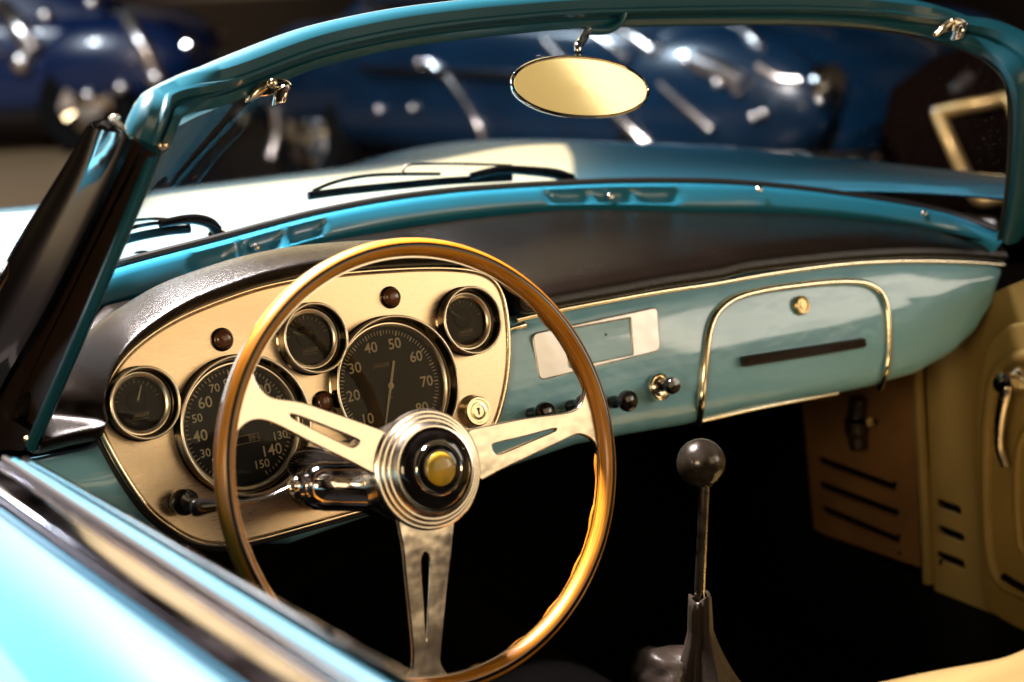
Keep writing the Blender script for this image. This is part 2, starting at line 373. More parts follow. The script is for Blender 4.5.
# chrome edging all round the panel, a raised half-round bead
bead = [FD.p(x, y, PW-.001) for x, y in pl]
Mb().add(*tube(bead, .0031, 10, True, ref=V((0, -1, 0)))).out('edge_trim', 'gilt', IP, 60)
bead2 = [FD.p(x, y, PW-.006) for x, y in inset(pl, -.0035)]
Mb().add(*tube(bead2, .0028, 8, True, ref=V((0, -1, 0)))).out('edge_gasket', 'black_soft', IP, 60)

def gauge(kind, cx, cy, R, rin, rf, face_mat, proto=.016, rec=.0165):
    a, b = FD.at(cx, cy, PW+proto)
    z0 = PW+proto; zf = z0-rec
    body = Mb().add(*lathe(FD, [(R+.0012, PW-.004), (R+.0012, PW+.0012), (R-.0002, PW+.0024), (R-.0012, z0-.004), (R-.0002, z0-.002), (R, z0-.0008), (R-.0008, z0), (R-.0022, z0-.0005), (R-.0030, z0-.003),
                                (rin+.0012, zf+.003), (rin+.0005, zf+.0016), (rin-.0004, zf+.0016)], 96, a, b)).out(kind, 'gauge_case', CAR, 30)
    Mb().add(*lathe(FD, [(R-.0003, z0-.0016), (R+.0004, z0-.0004), (R-.0002, z0+.0006), (R-.0014, z0+.0009), (R-.0024, z0+.0002), (R-.0026, z0-.0012)], 96, a, b)).out('bezel', 'ringmat', body, 60)
    Mb().add(*lathe(FD, [(rin+.0006, zf+.0002), (rin+.0006, zf+.0030), (rin-.0004, zf+.0040), (rin-.0014, zf+.0040), (rf+.0006, zf+.0022), (rf, zf+.0010), (rf-.0002, zf-.004)], 96, a, b)).out('dial_ring', 'ringmat', body, 40)
    vs, fs = lathe(FD, [(rf+.001, zf-.0035), (.0001, zf-.0035)], 72, a, b)
    Mb().add(vs, fs).out('dial', face_mat, body)
    vs, fs = lathe(FD, [(rf+.0004, zf+.0016), (rf*.7, zf+.0021), (rf*.3, zf+.0024), (.0001, zf+.0025)], 72, a, b)
    Mb().add(vs, fs).out('dial_glass', 'dial_glass', body, 60)
    return body, a, b, zf-.0033
M['ringmat'] = mat('satin_warm_ring', (.95, .86, .68), .30, 1)
M['gauge_case'] = mat('dark_chrome_case', (.20, .17, .13), .14, 1, rvar=.06, vscale=40)
def pol(a, b, r, deg): return a+r*math.cos(math.radians(deg)), b+r*math.sin(math.radians(deg))
def tick(mb, a, b, r0, r1, deg, wd, w):
    c, s = math.cos(math.radians(deg)), math.sin(math.radians(deg))
    q = [(a+r*c-t*s, b+r*s+t*c) for r, t in ((r0, -wd/2), (r0, wd/2), (r1, wd/2), (r1, -wd/2))]
    mb.add([FD.p(x, y, w) for x, y in q], [(0, 1, 2, 3)])
def needle(a, b, deg, L, tail, wd, z, body, hubr, m='ink'):
    mb = Mb(); c, s = math.cos(math.radians(deg)), math.sin(math.radians(deg))
    def q(r, t, w): return FD.p(a+r*c-t*s, b+r*s+t*c, w)
    vs = [q(-tail, -wd*.45, z), q(-tail, wd*.45, z), q(0, wd*.6, z), q(L, wd*.18, z), q(L, -wd*.18, z), q(0, -wd*.6, z)]
    vs += [v+FD.w*.0004 for v in vs]
    mb.add(vs, [(5, 4, 3, 2, 1, 0), (6, 7, 8, 9, 10, 11)]+[(i, (i+1) % 6, 6+(i+1) % 6, 6+i) for i in range(6)])
    mb.add(*lathe(FD, [(hubr, z), (hubr, z+.001), (hubr*.6, z+.0016), (.0001, z+.0017)], 24, a, b)).out('needle', m, body)
# speedometer
body, a, b, z = gauge('speedometer', 248, 425, .0668, .0605, .0565, 'dial')
mb = Mb()
for i, k in enumerate(range(20, 151, 10)):
    d = 229-i*22.9; big = (k//10) % 2 == 0
    x, y = pol(a, b, .0405 if big else .043, d)
    mb.add(*text(FD, str(k), .0150 if big else .0112, x, y, z, bold=.0001))
for j in range(0, 66):
    d = 229-j*22.9/5
    if d < 229-13*22.9-1: break
    tick(mb, a, b, .0515 if j % 5 else .0500, .0545, d, .0007 if j % 5 else .0012, z)
mb.out('numerals', 'ink', body, 0)
x, y = FD.at(245, 440, z)
mb = Mb(); mb.add(*plate(FD, [[(x-.0145, y-.0036), (x+.0150, y-.0036), (x+.0150, y+.0046), (x-.0145, y+.0046)], [(x-.0138, y-.0029), (x+.0143, y-.0029), (x+.0143, y+.0039), (x-.0138, y+.0039)]], .0003, .00005, z))
mb.add(*text(FD, '86', .0075, x+.0075, y+.0004, z)); mb.out('odometer', 'ink_dim', body, 0)
needle(a, b, 246, .040, .010, .0014, z+.0006, body, .0035, 'ink_dim')
# rev counter
body, a, b, z = gauge('rev_counter', 399.7, 384.6, .0690, .0630, .0590, 'dial_warm')
mb = Mb()
for i, k in enumerate(range(10, 81, 10)):
    d = 221.5-i*37.6; x, y = pol(a, b, .0425, d)
    mb.add(*text(FD, str(k), .0150, x, y, z, bold=.00012))
for j in range(-6, 7*10+1):
    d = 221.5-j*3.76
    tick(mb, a, b, .0520 if j % 5 else .0508, .0560, d, .0007 if j % 5 else .0013, z)
mb.out('numerals', 'ink', body, 0)
x, y = FD.at(381, 365.5, z)
mb = Mb(); mb.add(*text(FD, 'JAEGER', .0056, x, y, z, shear=.3)); Mb().add(*text(FD, 'T/m', .0040, *FD.at(389.5, 397.5, z), z)).out('unit_print', 'ink_dim', body, 0)
mb.out('dial_print', 'ink_dim', body, 0)
needle(a, b, 250, .050, .0255, .0026, z+.0012, body, .0034)
# three small gauges
def small(name, cx, cy, R, rin, rf, fm, nd, nl, w0, z3=None):
    body, a, b, z = gauge(name, cx, cy, R, rin, rf, fm)
    mb = Mb()
    for i in range(13):
        d = 165-i*12.5
        tick(mb, a, b, rf*.80, rf*(.92 if i % 3 else .96), d, .0005 if i % 3 else .0010, z)
    mb.add(*text(FD, 'JAEGER', .0050, a+.0008, b-rf*.44, z, shear=.3, rot=.05))
    q = box(FD, a-.0070, a+.0080, b-rf*.44-.0036, b-rf*.44-.0032, z, z+.0001); mb.add(*q)
    mb.out('dial_print', 'ink_dim', body, 0)
    Mb().add(*lathe(FD, [(rf*.42, z), (rf*.42, z+.0012), (rf*.36, z+.0018), (.0001, z+.0018)], 32, a-.001, b+.0035)).out('needle_cover', fm, body)
    needle(a-.001, b+.002, nd, nl, -nl*w0, .0016, z+.0022, body, .0001, 'ink')
    return body
small('water_gauge', 146, 402.8, .0336, .0292, .0240, 'dial', 66, .016, .1)
small('fuel_gauge', 316.6, 337.7, .0344, .0292, .0247, 'dial_warm', 152, .0200, .78)
small('oil_gauge', 473.5, 320, .0347, .0292, .0240, 'dial_warm', 140, .0205, .86)
# warning lamps
for cx, cy, r in ((224.5, 339, .0092), (393, 296.8, .0092), (325.5, 402, .0092)):
    a, b = FD.at(cx, cy, PW+.006)
    o = Mb().add(*lathe(FD, [(r+.0022, PW), (r+.0020, PW+.0016), (r+.0002, PW+.0024), (r-.0002, PW+.001)], 36, a, b)).out('warning_lamp', 'black_gloss', CAR)
    Mb().add(*lathe(FD, [(r, PW), (r, PW+.0055), (r-.0012, PW+.0075), (r*.5, PW+.0088), (.0001, PW+.009)], 36, a, b)).out('lens', 'lamp_brown', o)
# ignition lock
a, b = FD.at(478.5, 411, PW+.011)
ig = Mb().add(*lathe(FD, [(.0175, PW), (.0172, PW+.003), (.0152, PW+.008), (.0152, PW+.0105), (.0140, PW+.012), (.0120, PW+.012), (.0115, PW+.0108), (.0090, PW+.0108), (.0085, PW+.0125), (.0068, PW+.0128), (.0064, PW+.0115), (.0001, PW+.0115)], 56, a, b)).out('ignition_lock', 'gilt', CAR, 30)
Mb().add(*plate(FD, [[(a-.0008, b-.0038), (a+.0008, b-.0038), (a+.0008, b+.0005), (a+.0018, b+.002), (a+.0012, b+.0035), (a-.0012, b+.0035), (a-.0018, b+.002), (a-.0008, b+.0005)]], .0006, .0001, PW+.0118)).out('keyhole', 'black_gloss', ig)
# pull knob, lower left of the panel
def knob(cx, cy, w0, ln, rr, m='black_gloss', prof=None, name='pull_knob', collar=True):
    a, b = FD.at(cx, cy, w0+ln*.7)
    P = prof or [(rr*.42, 0), (rr*.42, ln*.35), (rr*.62, ln*.42), (rr*.98, ln*.58), (rr, ln*.72), (rr*.92, ln*.88), (rr*.6, ln*.97), (.0001, ln)]
    o = Mb().add(*lathe(FD, P, 36, a, b, w0)).out(name, m, CAR)
    if collar: Mb().add(*lathe(FD, [(rr*.8, 0), (rr*.8, .0015), (rr*.6, .0028), (rr*.4, .0028)], 32, a, b, w0)).out('collar', 'chrome_soft', o)
    return o
knob(186, 502, PW, .030, .0125, prof=[(.0075, 0), (.0105, .001), (.0108, .004), (.0092, .006), (.0120, .010), (.0128, .018), (.0115, .025), (.0085, .029), (.0001, .030)])

# ------------------------------------------------------------------ blue dashboard
TOP = [(40, 452), (101, 437), (200, 330), (480, 318), (519, 318), (560, 309), (619, 298), (668, 288.5), (716, 282), (747, 274.5), (815, 266), (909, 260), (1004, 263.5)]
topuv = [FD.at(*p) for p in TOP]
BOT = [(60, 540), (300, 545), (430, 500), (505, 473), (590, 444), (640, 434), (700, 424), (760, 410.5), (838, 395.5), (884, 386), (930, 372.5), (962, 355), (984, 335), (997, 308), (1002, 285), (1003.8, 270)]
botuv = [FD.at(*p) for p in BOT]
def clean(t):
    out = [t[0]]
    for q in t[1:]:
        if q[0] > out[-1][0]+.002: out.append(q)
    return out
topuv = clean(topuv); botuv = clean(botuv)
u0, u1 = -.27, max(topuv[-1][0], botuv[-1][0])-.001
rows = []; NS = 150
for i in range(NS+1):
    s = i/NS; u = lerp(u0, u1, s if s < .8 else .8+.2*math.sin((s-.8)/.2*PI/2))
    vt = interp(topuv, u) if u > .24 else .07; vb = interp(botuv, u)
    if u < -.08: vt = lerp(.0, .07, max(0, (u+.20)/.12))
    vt = max(vt, vb+.004); h = vt-vb; e = min(.034, h*.40)
    rr = 0 if u < u1-.03 else (1-math.sqrt(max(0, 1-((u-(u1-.03))/.03)**2)))*.02
    pr = [(vt+.006, -.03), (vt+.002, -.006), (vt-.003, -.001)]
    for k in range(1, 12): t = k/12; pr.append((lerp(vt-.004, vb+e, t), .007*math.sin(PI*t*.9)))
    for k in range(1, 9): t = k/8*PI/2; pr.append((vb+e-e*math.sin(t), -e*(1-math.cos(t))*1.0))
    pr.append((vb+.004, -e-.03)); pr.append((vb+.02, -.05))
    rows.append([FD.p(u, v, w-rr) for v, w in pr])
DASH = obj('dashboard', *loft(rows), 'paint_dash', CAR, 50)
solid(DASH, .0015, -1)
# bright strip along its top
def dtube(px, r, name, m, w=.003, sq=.6, parent=DASH, n=5): 
    pth = cr([FD.p(*FD.at(x, y, w), w) for x, y in px], n)
    return Mb().add(*tube(pth, r, 10, ref=FD.w, sq=sq)).out(name, m, parent, 60)
dtube([(516, 320), (560, 310), (619, 299), (668, 290.5), (716, 283.5), (760, 275.5), (815, 267.5), (860, 263), (909, 261.2), (960, 262), (1003, 265)], .0032, 'top_strip', 'gilt', .002, 1)

def surfw(u, v):
    vb = interp(botuv, u); vt = interp(topuv, u); e = min(.034, (vt-vb)*.4)
    if v >= vb+e: return .007*math.sin(PI*.9*min(1, max(0, (vt-v)/(vt-vb-e))))
    k = min(1, (vb+e-v)/e); return -e*(1-math.sqrt(1-k*k))+.002
def onsurf(x, y, lift):
    w = 0
    for _ in range(6): u, v = FD.at(x, y, w+lift); w = lerp(w, surfw(u, v), .7)
    return FD.p(u, v, w+lift)
def stube(px, r, name, sq=.6, n=5, lift=.001, parent=DASH):
    return Mb().add(*tube(cr([onsurf(x, y, lift) for x, y in px], n), r, 10, ref=FD.w, sq=sq)).out(name, 'gilt', parent, 60)
# glovebox: frame trim, lock, pull handle
gbp = [(698, 424), (700.5, 405), (703, 380), (705.5, 355), (709, 330), (717, 312), (734, 298.5), (761, 290.5), (798, 285), (835, 281.5), (863, 282.5), (879, 290.5), (886.5, 306), (888.8, 331), (888.4, 356), (885.5, 373), (880, 388)]
GL = stube(gbp, .0052, 'glovebox_trim', .75, 6, .002)
stube([(702, 421), (760, 408), (838, 393.5)], .0024, 'bottom_strip', 1, 5, .001)
gi = fan2(dpx([(705, 420), (707, 402), (711, 356), (714, 330), (722, 315), (737, 303), (762, 295), (798, 289.5), (835, 286), (860, 287), (874, 293.5), (881, 307), (882.5, 331), (882, 356), (879.5, 372), (875, 387), (838, 393.5), (760, 408)], .004), 4)
a, b = FD.at(799.7, 305.5, .006)
lk = Mb().add(*lathe(FD, [(.0115, .003), (.0112, .0068), (.0098, .0085), (.0078, .0082), (.0072, .0070), (.0045, .0070), (.0040, .0082), (.0001, .0082)], 40, a, b, .004)).out('glovebox_lock', 'brass', DASH, 30)
Mb = Mb
a0, b0 = FD.at(743, 361.5, .012); a1, b1 = FD.at(864.5, 342.5, .012)
d = V((a1-a0, b1-b0, 0)); ln = d.length; c, s = d.x/ln, d.y/ln
FG = Fr(FD.p(a0, b0, .0075), FD.u*c+FD.v*s, FD.v*c-FD.u*s, FD.w)
sec = [(-.0062, 0), (-.0062, .006), (-.0048, .009), (-.003, .0105), (-.0016, .0092), (0, .0108), (.0016, .0092), (.003, .0105), (.0048, .009), (.0062, .006), (.0062, 0)]
hrows = [[FG.p(t, v*k, w*k) for v, w in sec] for t, k in ((0, .55), (.002, .92), (.004, 1), (ln-.004, 1), (ln-.002, .92), (ln, .55))]
obj('glovebox_pull', *loft(hrows, True, True), 'brown_rubber', DASH, 30)
# radio blanking plate
ro = dpx([(530.5, 333.5), (656.5, 306.5), (660, 351), (538, 381.5)], .005)
ri = dpx([(566, 330), (629, 318.5), (631.5, 354), (568, 367)], .005)
def rounded(pts, r, n=5):
    out = []; N = len(pts)
    for i in range(N):
        p = V((*pts[i], 0)); a = V((*pts[i-1], 0)); b = V((*pts[(i+1) % N], 0)); A = p+(a-p).normalized()*r; B = p+(b-p).normalized()*r
        for k in range(n+1):
            t = k/n; q = A*(1-t)**2+p*2*t*(1-t)+B*t*t; out.append((q.x, q.y))
    return out
RP = Mb().add(*plate(FD, [rounded(ro, .008), rounded(ri, .001, 2)], .005, .0018, .005, 4)).out('radio_plate', 'plate_metal', CAR, 30)
Mb().add(*plate(FD, [rounded(ri, .001, 2)], .002, .0003, .0045)).out('blanking_plate', 'paint_dash', RP)
a, b = FD.at(606, 334.5, .006); Mb().add(*lathe(FD, [(.0015, .0058), (.0001, .0060)], 16, a, b)).out('screw_hole', 'black_soft', RP)
# knobs
for cx, cy in ((543, 413), (583, 405), (625.5, 401)):
    knob(cx, cy, .004, .034, .0115, prof=[(.0070, 0), (.0070, .008), (.0060, .010), (.0060, .018), (.0085, .020), (.0112, .024), (.0118, .028), (.0105, .032), (.007, .034), (.0001, .0345)], collar=False)
a, b = FD.at(658.5, 387, .007)
cl = Mb().add(*lathe(FD, [(.0150, .003), (.0148, .006), (.0130, .0075), (.0115, .0068), (.0105, .008), (.0085, .0095), (.0060, .009)], 44, a, b, .005)).out('cigar_lighter', 'gilt', CAR)
Mb().add(*lathe(FD, [(.0050, .008), (.0052, .018), (.0080, .020), (.0095, .024), (.0095, .028), (.0080, .031), (.0001, .032)], 36, a, b, .005)).out('knob', 'black_gloss', cl)
pn = FD.p(*FD.at(505, 330.5, .010), .010); Mb().add(*tube([pn, pn+V((.012, 0, .001)), pn+V((.024, 0, .002)), pn+V((.028, 0, .002))], [.0022, .0022, .0042, .002], 14)).out('panel_pin', 'gilt', CAR)

# ------------------------------------------------------------------ black leather dash pad
ZLOW = [(-.27, .900), (-.2, .930), (-.13, .955), (-.05, .951), (.04, .954), (.18, .967), (.36, .967), (.52, .962), (.7, .941), (.83, .928), (.93, .910), (.99, .888)]
def Bp(x): return V((x, plan(x)-.004, interp(ZLOW, x)-.006))
PAD = [((36, 452), -.268), ((66, 444), -.264), ((98, 436), -.255), ((97, 418), -.245), ((100, 398), -.225), ((110, 373), -.2), ((128, 350), -.17), ((155, 329), -.13), ((185, 311.5), -.10), ((222, 296.5), -.05), ((262, 283.5), 0), ((310, 273.5), .05),
       ((360, 268), .11), ((420, 264.5), .17), ((462, 265), .22), ((487, 270), .25), ((503, 283), .27), ((512, 300), .29), ((522, 312.5), .31), ((560, 305), .36), ((619, 294.5), .44), ((668, 285.5), .51), ((716, 278.5), .58), ((747, 271), .63),
       ((815, 263), .72), ((860, 259), .79), ((909, 256.5), .87), ((960, 257), .94), ((1003, 260), .985)]
Fp = [FD.p(*FD.at(*p, .010 if x < .3 else .006), .010 if x < .3 else .006) for p, x in PAD]; Bx = [x for p, x in PAD]
Fs = cr(Fp, 5); Bs = [v.x for v in cr([(x, 0, 0) for x in Bx], 5)]
rows = []
for i, (f, bx) in enumerate(zip(Fs, Bs)):
    B = Bp(max(-.265, min(.985, bx))); B.y = max(B.y, f.y+(.055 if bx < 0 else .015)); d = B-f; dxy = V((d.x, d.y, 0)).normalized()
    s = i/(len(Fs)-1); hump = .016
    f0 = f+V((0, .028, -.004))
    c1 = f+V((0, -.016, .002)); c2 = f+V((0, -.010, hump)); c3 = f+dxy*.05+V((0, 0, hump+.004))
    if s > .60:
        k = min(1, (s-.60)/.06)
        c1 = f+V((0, lerp(-.016, -.006, k), .002)); c2 = f+V((0, lerp(-.010, .004, k), lerp(hump, .018, k))); c3 = f+dxy*.04+V((0, 0, lerp(hump+.004, .027, k)))
    pts = cr([f0, f+V((0, -.004, -.001)), c1+V((0, 0, .008)), c2, c3, lerp(f, B, .62)+V((0, 0, (.003 if s < .60 else lerp(.003, .014, min(1, (s-.6)/.06))))), B+V((0, -.02, .006)), B], 5)
    rows.append(pts)
PADO = obj('dash_pad', *loft(rows), 'leather', CAR, 60)

# ------------------------------------------------------------------ windscreen base rail (cowl inner panel)
BASE = [(112, 268.5), (150, 258), (220, 240), (268, 227), (320, 214), (385, 201.5), (450, 193), (500, 189), (550, 186), (620, 183), (700, 183), (750, 185.5), (800, 190), (850, 196.5), (900, 204), (955, 216), (1000, 232)]
LOW = [(82, 315), (130, 298), (220, 273), (268, 257), (320, 241), (385, 227), (450, 217), (505, 211), (560, 208), (630, 208), (700, 210), (750, 211), (800, 213), (850, 217), (900, 223), (955, 233), (1000, 244)]
bs = cr([onplan(*p) for p in BASE], 12); lw = cr([onplan(*p, yc=.505, ye=.185, w=.628) for p in LOW], 12)
# carry both on to the left-hand pillar foot
def ext(pts, tgt, n=10):
    p0 = pts[0]; out = []
    for i in range(n): 
        t = i/n; out.append(V((lerp(tgt.x, p0.x, t), 0, lerp(tgt.z, p0.z, t**.8)))); out[-1].y = lerp(tgt.y, p0.y, math.sin(t*PI/2))
    return out+pts
bs = ext(bs, V((-.245, .34, .90))); lw = ext(lw, V((-.245, .335, .86)))
rows = []; N = len(bs)
groups = [(183, 233, 282, 325), (540, 585, 628, 675)]
def prj(X):
    q = X-CAM; z = q.dot(FW); return 512+F_PX*q.dot(RT)/z, 341-F_PX*q.dot(UP)/z
RECX = []
for g in groups:
    RECX.append([(onplan(x, 225 if x > 400 else 262)).x for x in g])
def rec(x):
    for g in RECX:
        if g[0] < x < g[-1]:
            e = min(min(abs(x-q) for q in g[1:]), x-g[0])
            return .008*min(1, (e/.012))
    return 0
for i in range(N):
    A, B = bs[i], lw[i]; mid = (A+B)/2; nrm = V((0, -.75, .35)); 
    r = rec(mid.x)
    rows.append([A+V((0, .004, -.002)), lerp(A, B, .06)+nrm*.004, lerp(A, B, .22)+nrm*.008, lerp(A, B, .36)+nrm*(.008-r*.9), lerp(A, B, .55)+nrm*(.008-r), lerp(A, B, .78)+nrm*(.007-r*.9), lerp(A, B, .9)+nrm*.006, B+nrm*.001, B+V((0, .01, -.012))])
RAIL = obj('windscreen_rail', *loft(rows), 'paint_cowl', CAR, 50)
for px, py in ((251, 251), (410, 222), (460, 214), (604, 200), (752, 193), (916, 217)):
    p = onplan(px, py)+V((0, -.014, .006)); F = frame_dir(p, (-.2, -.9, .4))
    Mb().add(*lathe(F, [(.0042, -.001), (.0042, .0008), (.003, .0022), (.0001, .0026)], 16)).out('screw', 'chrome_soft', RAIL)
gas = [p+V((0, .004, .002)) for p in bs]
Mb().add(*tube(gas, .0045, 8)).out('glass_gasket', 'black_soft', RAIL)

# ------------------------------------------------------------------ windscreen frame
hp = lambda x, y: onplan(x, y, .3, .08, .52)
L0 = onx(36, 447, -.262); L1 = onx(100, 300, -.222); L2 = onx(145, 192, -.180); L3 = onx(168, 136, -.160)
R3 = onx(1016, 92, .868); R2 = onx(1014, 150, .90); R1 = onx(1009, 205, .94); R0 = onx(1003, 240, .975)
inner = [L0, L1, L2, L3, hp(181, 122), hp(205, 112), hp(240, 95), hp(300, 70), hp(350, 56), hp(400, 45.5), hp(460, 37), hp(512, 31.5), hp(565, 27), hp(620, 25), hp(710, 23), hp(800, 23), hp(860, 26), hp(900, 31.5), hp(935, 39), hp(965, 48), hp(990, 60), R3+V((-.006, 0, .006)), R2, R1, R0]
IN = cr(inner, 7)
cen = V((XC, .33, 1.04))
outs = []
for p in IN:
    side = (p.x-XC)/.52
    if p.z > 1.10 and abs(p.x-XC) < .46: o = V((side*.3, -.25, 1))
    elif p.z > 1.02: o = V((side*1.2, -.2, .5))
    else: o = V((math.copysign(1, side), -.1, .1))
    outs.append(o.normalized())
for _ in range(6):
    IN = [IN[0]]+[(IN[i-1]+IN[i]*2+IN[i+1])/4 if 18 < i < 150 else IN[i] for i in range(1, len(IN)-1)]+[IN[-1]]
for _ in range(60): outs = [outs[0]]+[(outs[i-1]+outs[i]*2+outs[i+1]).normalized() for i in range(1, len(outs)-1)]+[outs[-1]]
# profile: glass ledge, groove, ridge, crown.   n>0 or <0 is towards the cabin, found from the tangent (left to right): t x o
hprof = [(-.001, .004), (-.001, -.004), (.000, -.009), (.004, -.011), (.012, -.012), (.0135, -.008), (.0160, -.008), (.0175, -.013), (.024, -.017), (.0275, -.0165), (.029, -.0135), (.040, -.012), (.045, -.008), (.0475, 0), (.045, .010), (.036, .016), (.01, .016)]
def prof_at(s):
    # pillars are slimmer on the left where the chrome cover takes over
    k = .8
    if s < .108: k = .2
    elif s < .112: k = lerp(.2, .8, (s-.108)/.010)
    elif s > .78: k = lerp(.8, 1.45, min(1, (s-.78)/.08))
    return [(a*k, -b*min(1, k+.2)) for a, b in hprof]
tst = (IN[80]-IN[79]).normalized().cross(outs[80])
SG = -1 if tst.y < 0 else 1
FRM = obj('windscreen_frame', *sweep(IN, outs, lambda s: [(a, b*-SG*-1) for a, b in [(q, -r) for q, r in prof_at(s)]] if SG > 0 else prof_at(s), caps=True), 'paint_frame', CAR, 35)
# black rubber edge against the glass
Mb().add(*tube([p+V((0, .006, 0))-o*.001 for p, o in zip(IN, outs)], .0022, 8)).out('glass_seal', 'black_soft', FRM)
# glass
hs = [p for p in IN if p.z > 1.0]
gl_rows = []
nT = 60
def resample(pts, n):
    d = [0]
    for a, b in zip(pts, pts[1:]): d.append(d[-1]+(b-a).length)
    out = []; j = 0
    for i in range(n+1):
        t = d[-1]*i/n
        while j < len(d)-2 and d[j+1] < t: j += 1
        f = (t-d[j])/max(1e-9, d[j+1]-d[j]); out.append(pts[j].lerp(pts[j+1], min(1, f)))
    return out
i0 = 21; topc = resample(IN[i0-3:len(IN)-19], nT); botc = resample(bs, nT)
for k in range(13):
    t = k/12
    row = []
    for i in range(nT+1):
        p = botc[i].lerp(topc[i], t); row.append(p+V((0, .010+.02*math.sin(PI*t), 0)))
    gl_rows.append(row)
# side edges follow the pillars
lp_ = resample(IN[:i0-2], 12); rp_ = resample(IN[len(IN)-19:][::-1], 12)
for k in range(13):
    dl = lp_[k]+V((0, .006, 0))-gl_rows[k][0]; dr = rp_[k]+V((0, .006, 0))-gl_rows[k][-1]
    for i in range(nT+1):
        s = i/nT; gl_rows[k][i] = gl_rows[k][i]+dl*max(0, 1-s*5)**2+dr*max(0, 1-(1-s)*5)**2
GLS = obj('windscreen', *loft(gl_rows), 'glass', CAR, 60)

# left pillar: dark rubber channel and chrome cover
def strip(a_pts, b_pts, n=10): 
    A = resample(cr(a_pts, 6), n*3); B = resample(cr(b_pts, 6), n*3); return A, B
def line3(px, xs): return [onx(x, y, w) for (x, y), w in zip(px, xs)]
xs = (-.270, -.245, -.222, -.197, -.185)
e0 = line3([(24, 450), (59, 368), (92, 300), (137, 192), (160, 146)], (-.262, -.240, -.217, -.185, -.172))
e1 = line3([(-6, 452), (30, 372), (66, 298), (118, 190), (143, 141)], (-.266, -.246, -.224, -.194, -.181))
e2 = line3([(-34, 450), (8, 372), (50, 298), (104, 188), (127, 134)], (-.280, -.262, -.240, -.208, -.194))
A0, A1, A2 = [resample(cr(e, 6), 30) for e in (e0, e1, e2)]
rows = []
for p, q, r in zip(A0, A1, A2):
    back = V((0, -.006, 0)); dp = V((0, .006, 0))
    rows.append([p+V((0, .012, 0)), p, lerp(p, q, .15)+back*.3, lerp(p, q, .5)+dp, lerp(p, q, .85)+dp*.6, q+back*.8, lerp(q, r, .12)+back, lerp(q, r, .3)+dp, lerp(q, r, .7)+dp*1.6, lerp(q, r, .92)+back*.2, r, r+V((0, .02, 0))])
obj('pillar_channel', *loft(rows), 'brown_rubber', CAR, 35)
o1 = line3([(-50, 400), (-22, 330), (25, 243), (80, 160), (112, 119)], (-.285, -.270, -.247, -.213, -.197))
A3 = resample(cr(o1, 6), 30)
rows = []
for r, s in zip(A2, A3):
    d = s-r; ou = V((-1, -.15, .1)).normalized()
    rows.append([r+V((.002, .004, 0)), r+V((0, -.004, 0))+ou*.001, r+d*.04+ou*.006, r+d*.2+ou*.017, r+d*.4+ou*.026, r+d*.6+ou*.028, r+d*.8+ou*.020, r+d*.93+ou*.009, s, s+V((.01, .004, 0))])
obj('pillar_cover', *loft(rows), 'chrome', CAR, 50)
# little metal strip end
tp = [A0[-1], A1[-1], A2[-1], A3[-1]]
mbx = Mb()
for i, p in enumerate(tp): mbx.add(*sphere(p+V((0, -.006, .001)), .0042, 12, 8, (1.3, 1, .8)))
mbx.add(*tube(cr([p+V((-.002, -.007, .001)) for p in tp], 4), .0032, 8)); mbx.out('cover_clamp', 'gilt', CAR)
scp = onx(29, 438, -.262)+V((-.002, -.004, 0)); Mb().add(*lathe(frame_dir(scp, (-.4, -.9, .1)), [(.0042, 0), (.004, .0015), (.0001, .0025)], 16)).out('pillar_screw', 'gilt', CAR)

# header latches
def latch(px, py, mirror=1):
    p = onplan(px, py, .3, .08, .52)+V((0, -.020, -.001)); F = frame_dir(p, (-.25, -.92, -.05))
    o = Mb().add(*plate(F, [fan2([(-.021, -.012), (-.012, .000), (.004, .008), (.018, .006), (.022, -.001), (.012, -.006), (-.006, -.008)], 3)], .004, .001, .002)).out('roof_latch', 'chrome', CAR, 30)
    Mb().add(*tube([F.p(-.018, -.010, .006), F.p(-.010, -.002, .009), F.p(-.003, .002, .008)], [.002, .0042, .0035], 12)).out('hook', 'gilt', o)
    mb = Mb(); q = [F.p(.002, -.016, .004), F.p(.013, -.013, .004), F.p(.018, .003, .004), F.p(.006, .000, .004)]; q += [v+F.w*.010 for v in q]
    mb.add(q, [(0, 1, 5, 4), (1, 2, 6, 5), (2, 3, 7, 6), (3, 0, 4, 7), (3, 2, 1, 0)]); solid(mb.out('socket', 'chrome', o, 30), .0018)
    Mb().add(*sphere(F.p(.004, .004, .006), .0045, 16, 10)).out('pivot', 'gilt', o)
latch(257, 85); latch(934, 24)

# ------------------------------------------------------------------ rear-view mirror
mc = onplan(582, 87, .28, .08, .52)+V((0, -.06, 0)); mc = on(582, 87, mc, FW)
LAMP_REAR = V((1.7, -2.9, 2.0))
nm = ((V((2.93, -2.9, 2.0))-mc).normalized()+(CAM-mc).normalized()).normalized()
lvl = RT+UP*.045      # long axis nearly level from the driver's side
um = (lvl-nm*lvl.dot(nm)).normalized(); FM = Fr(mc, um, nm.cross(um), nm)
sx = 71*(mc-CAM).dot(FW)/F_PX/abs(FM.u.dot(RT)); sy = 31.5*(mc-CAM).dot(FW)/F_PX
def sup(r1, r2, n=72, rot=0): 
    out = []
    for i in range(n):
        t = 2*PI*i/n; c, s = math.cos(t), math.sin(t); x = r1*math.copysign(abs(c)**.92, c); y = r2*math.copysign(abs(s)**1.02, s)
        out.append((x*math.cos(rot)-y*math.sin(rot), x*math.sin(rot)+y*math.cos(rot)))
    return out
def ellrows(steps): return [[FM.p(x, y, w) for x, y in sup(sx*k+o_, sy*k+o_)] for k, o_, w in steps]
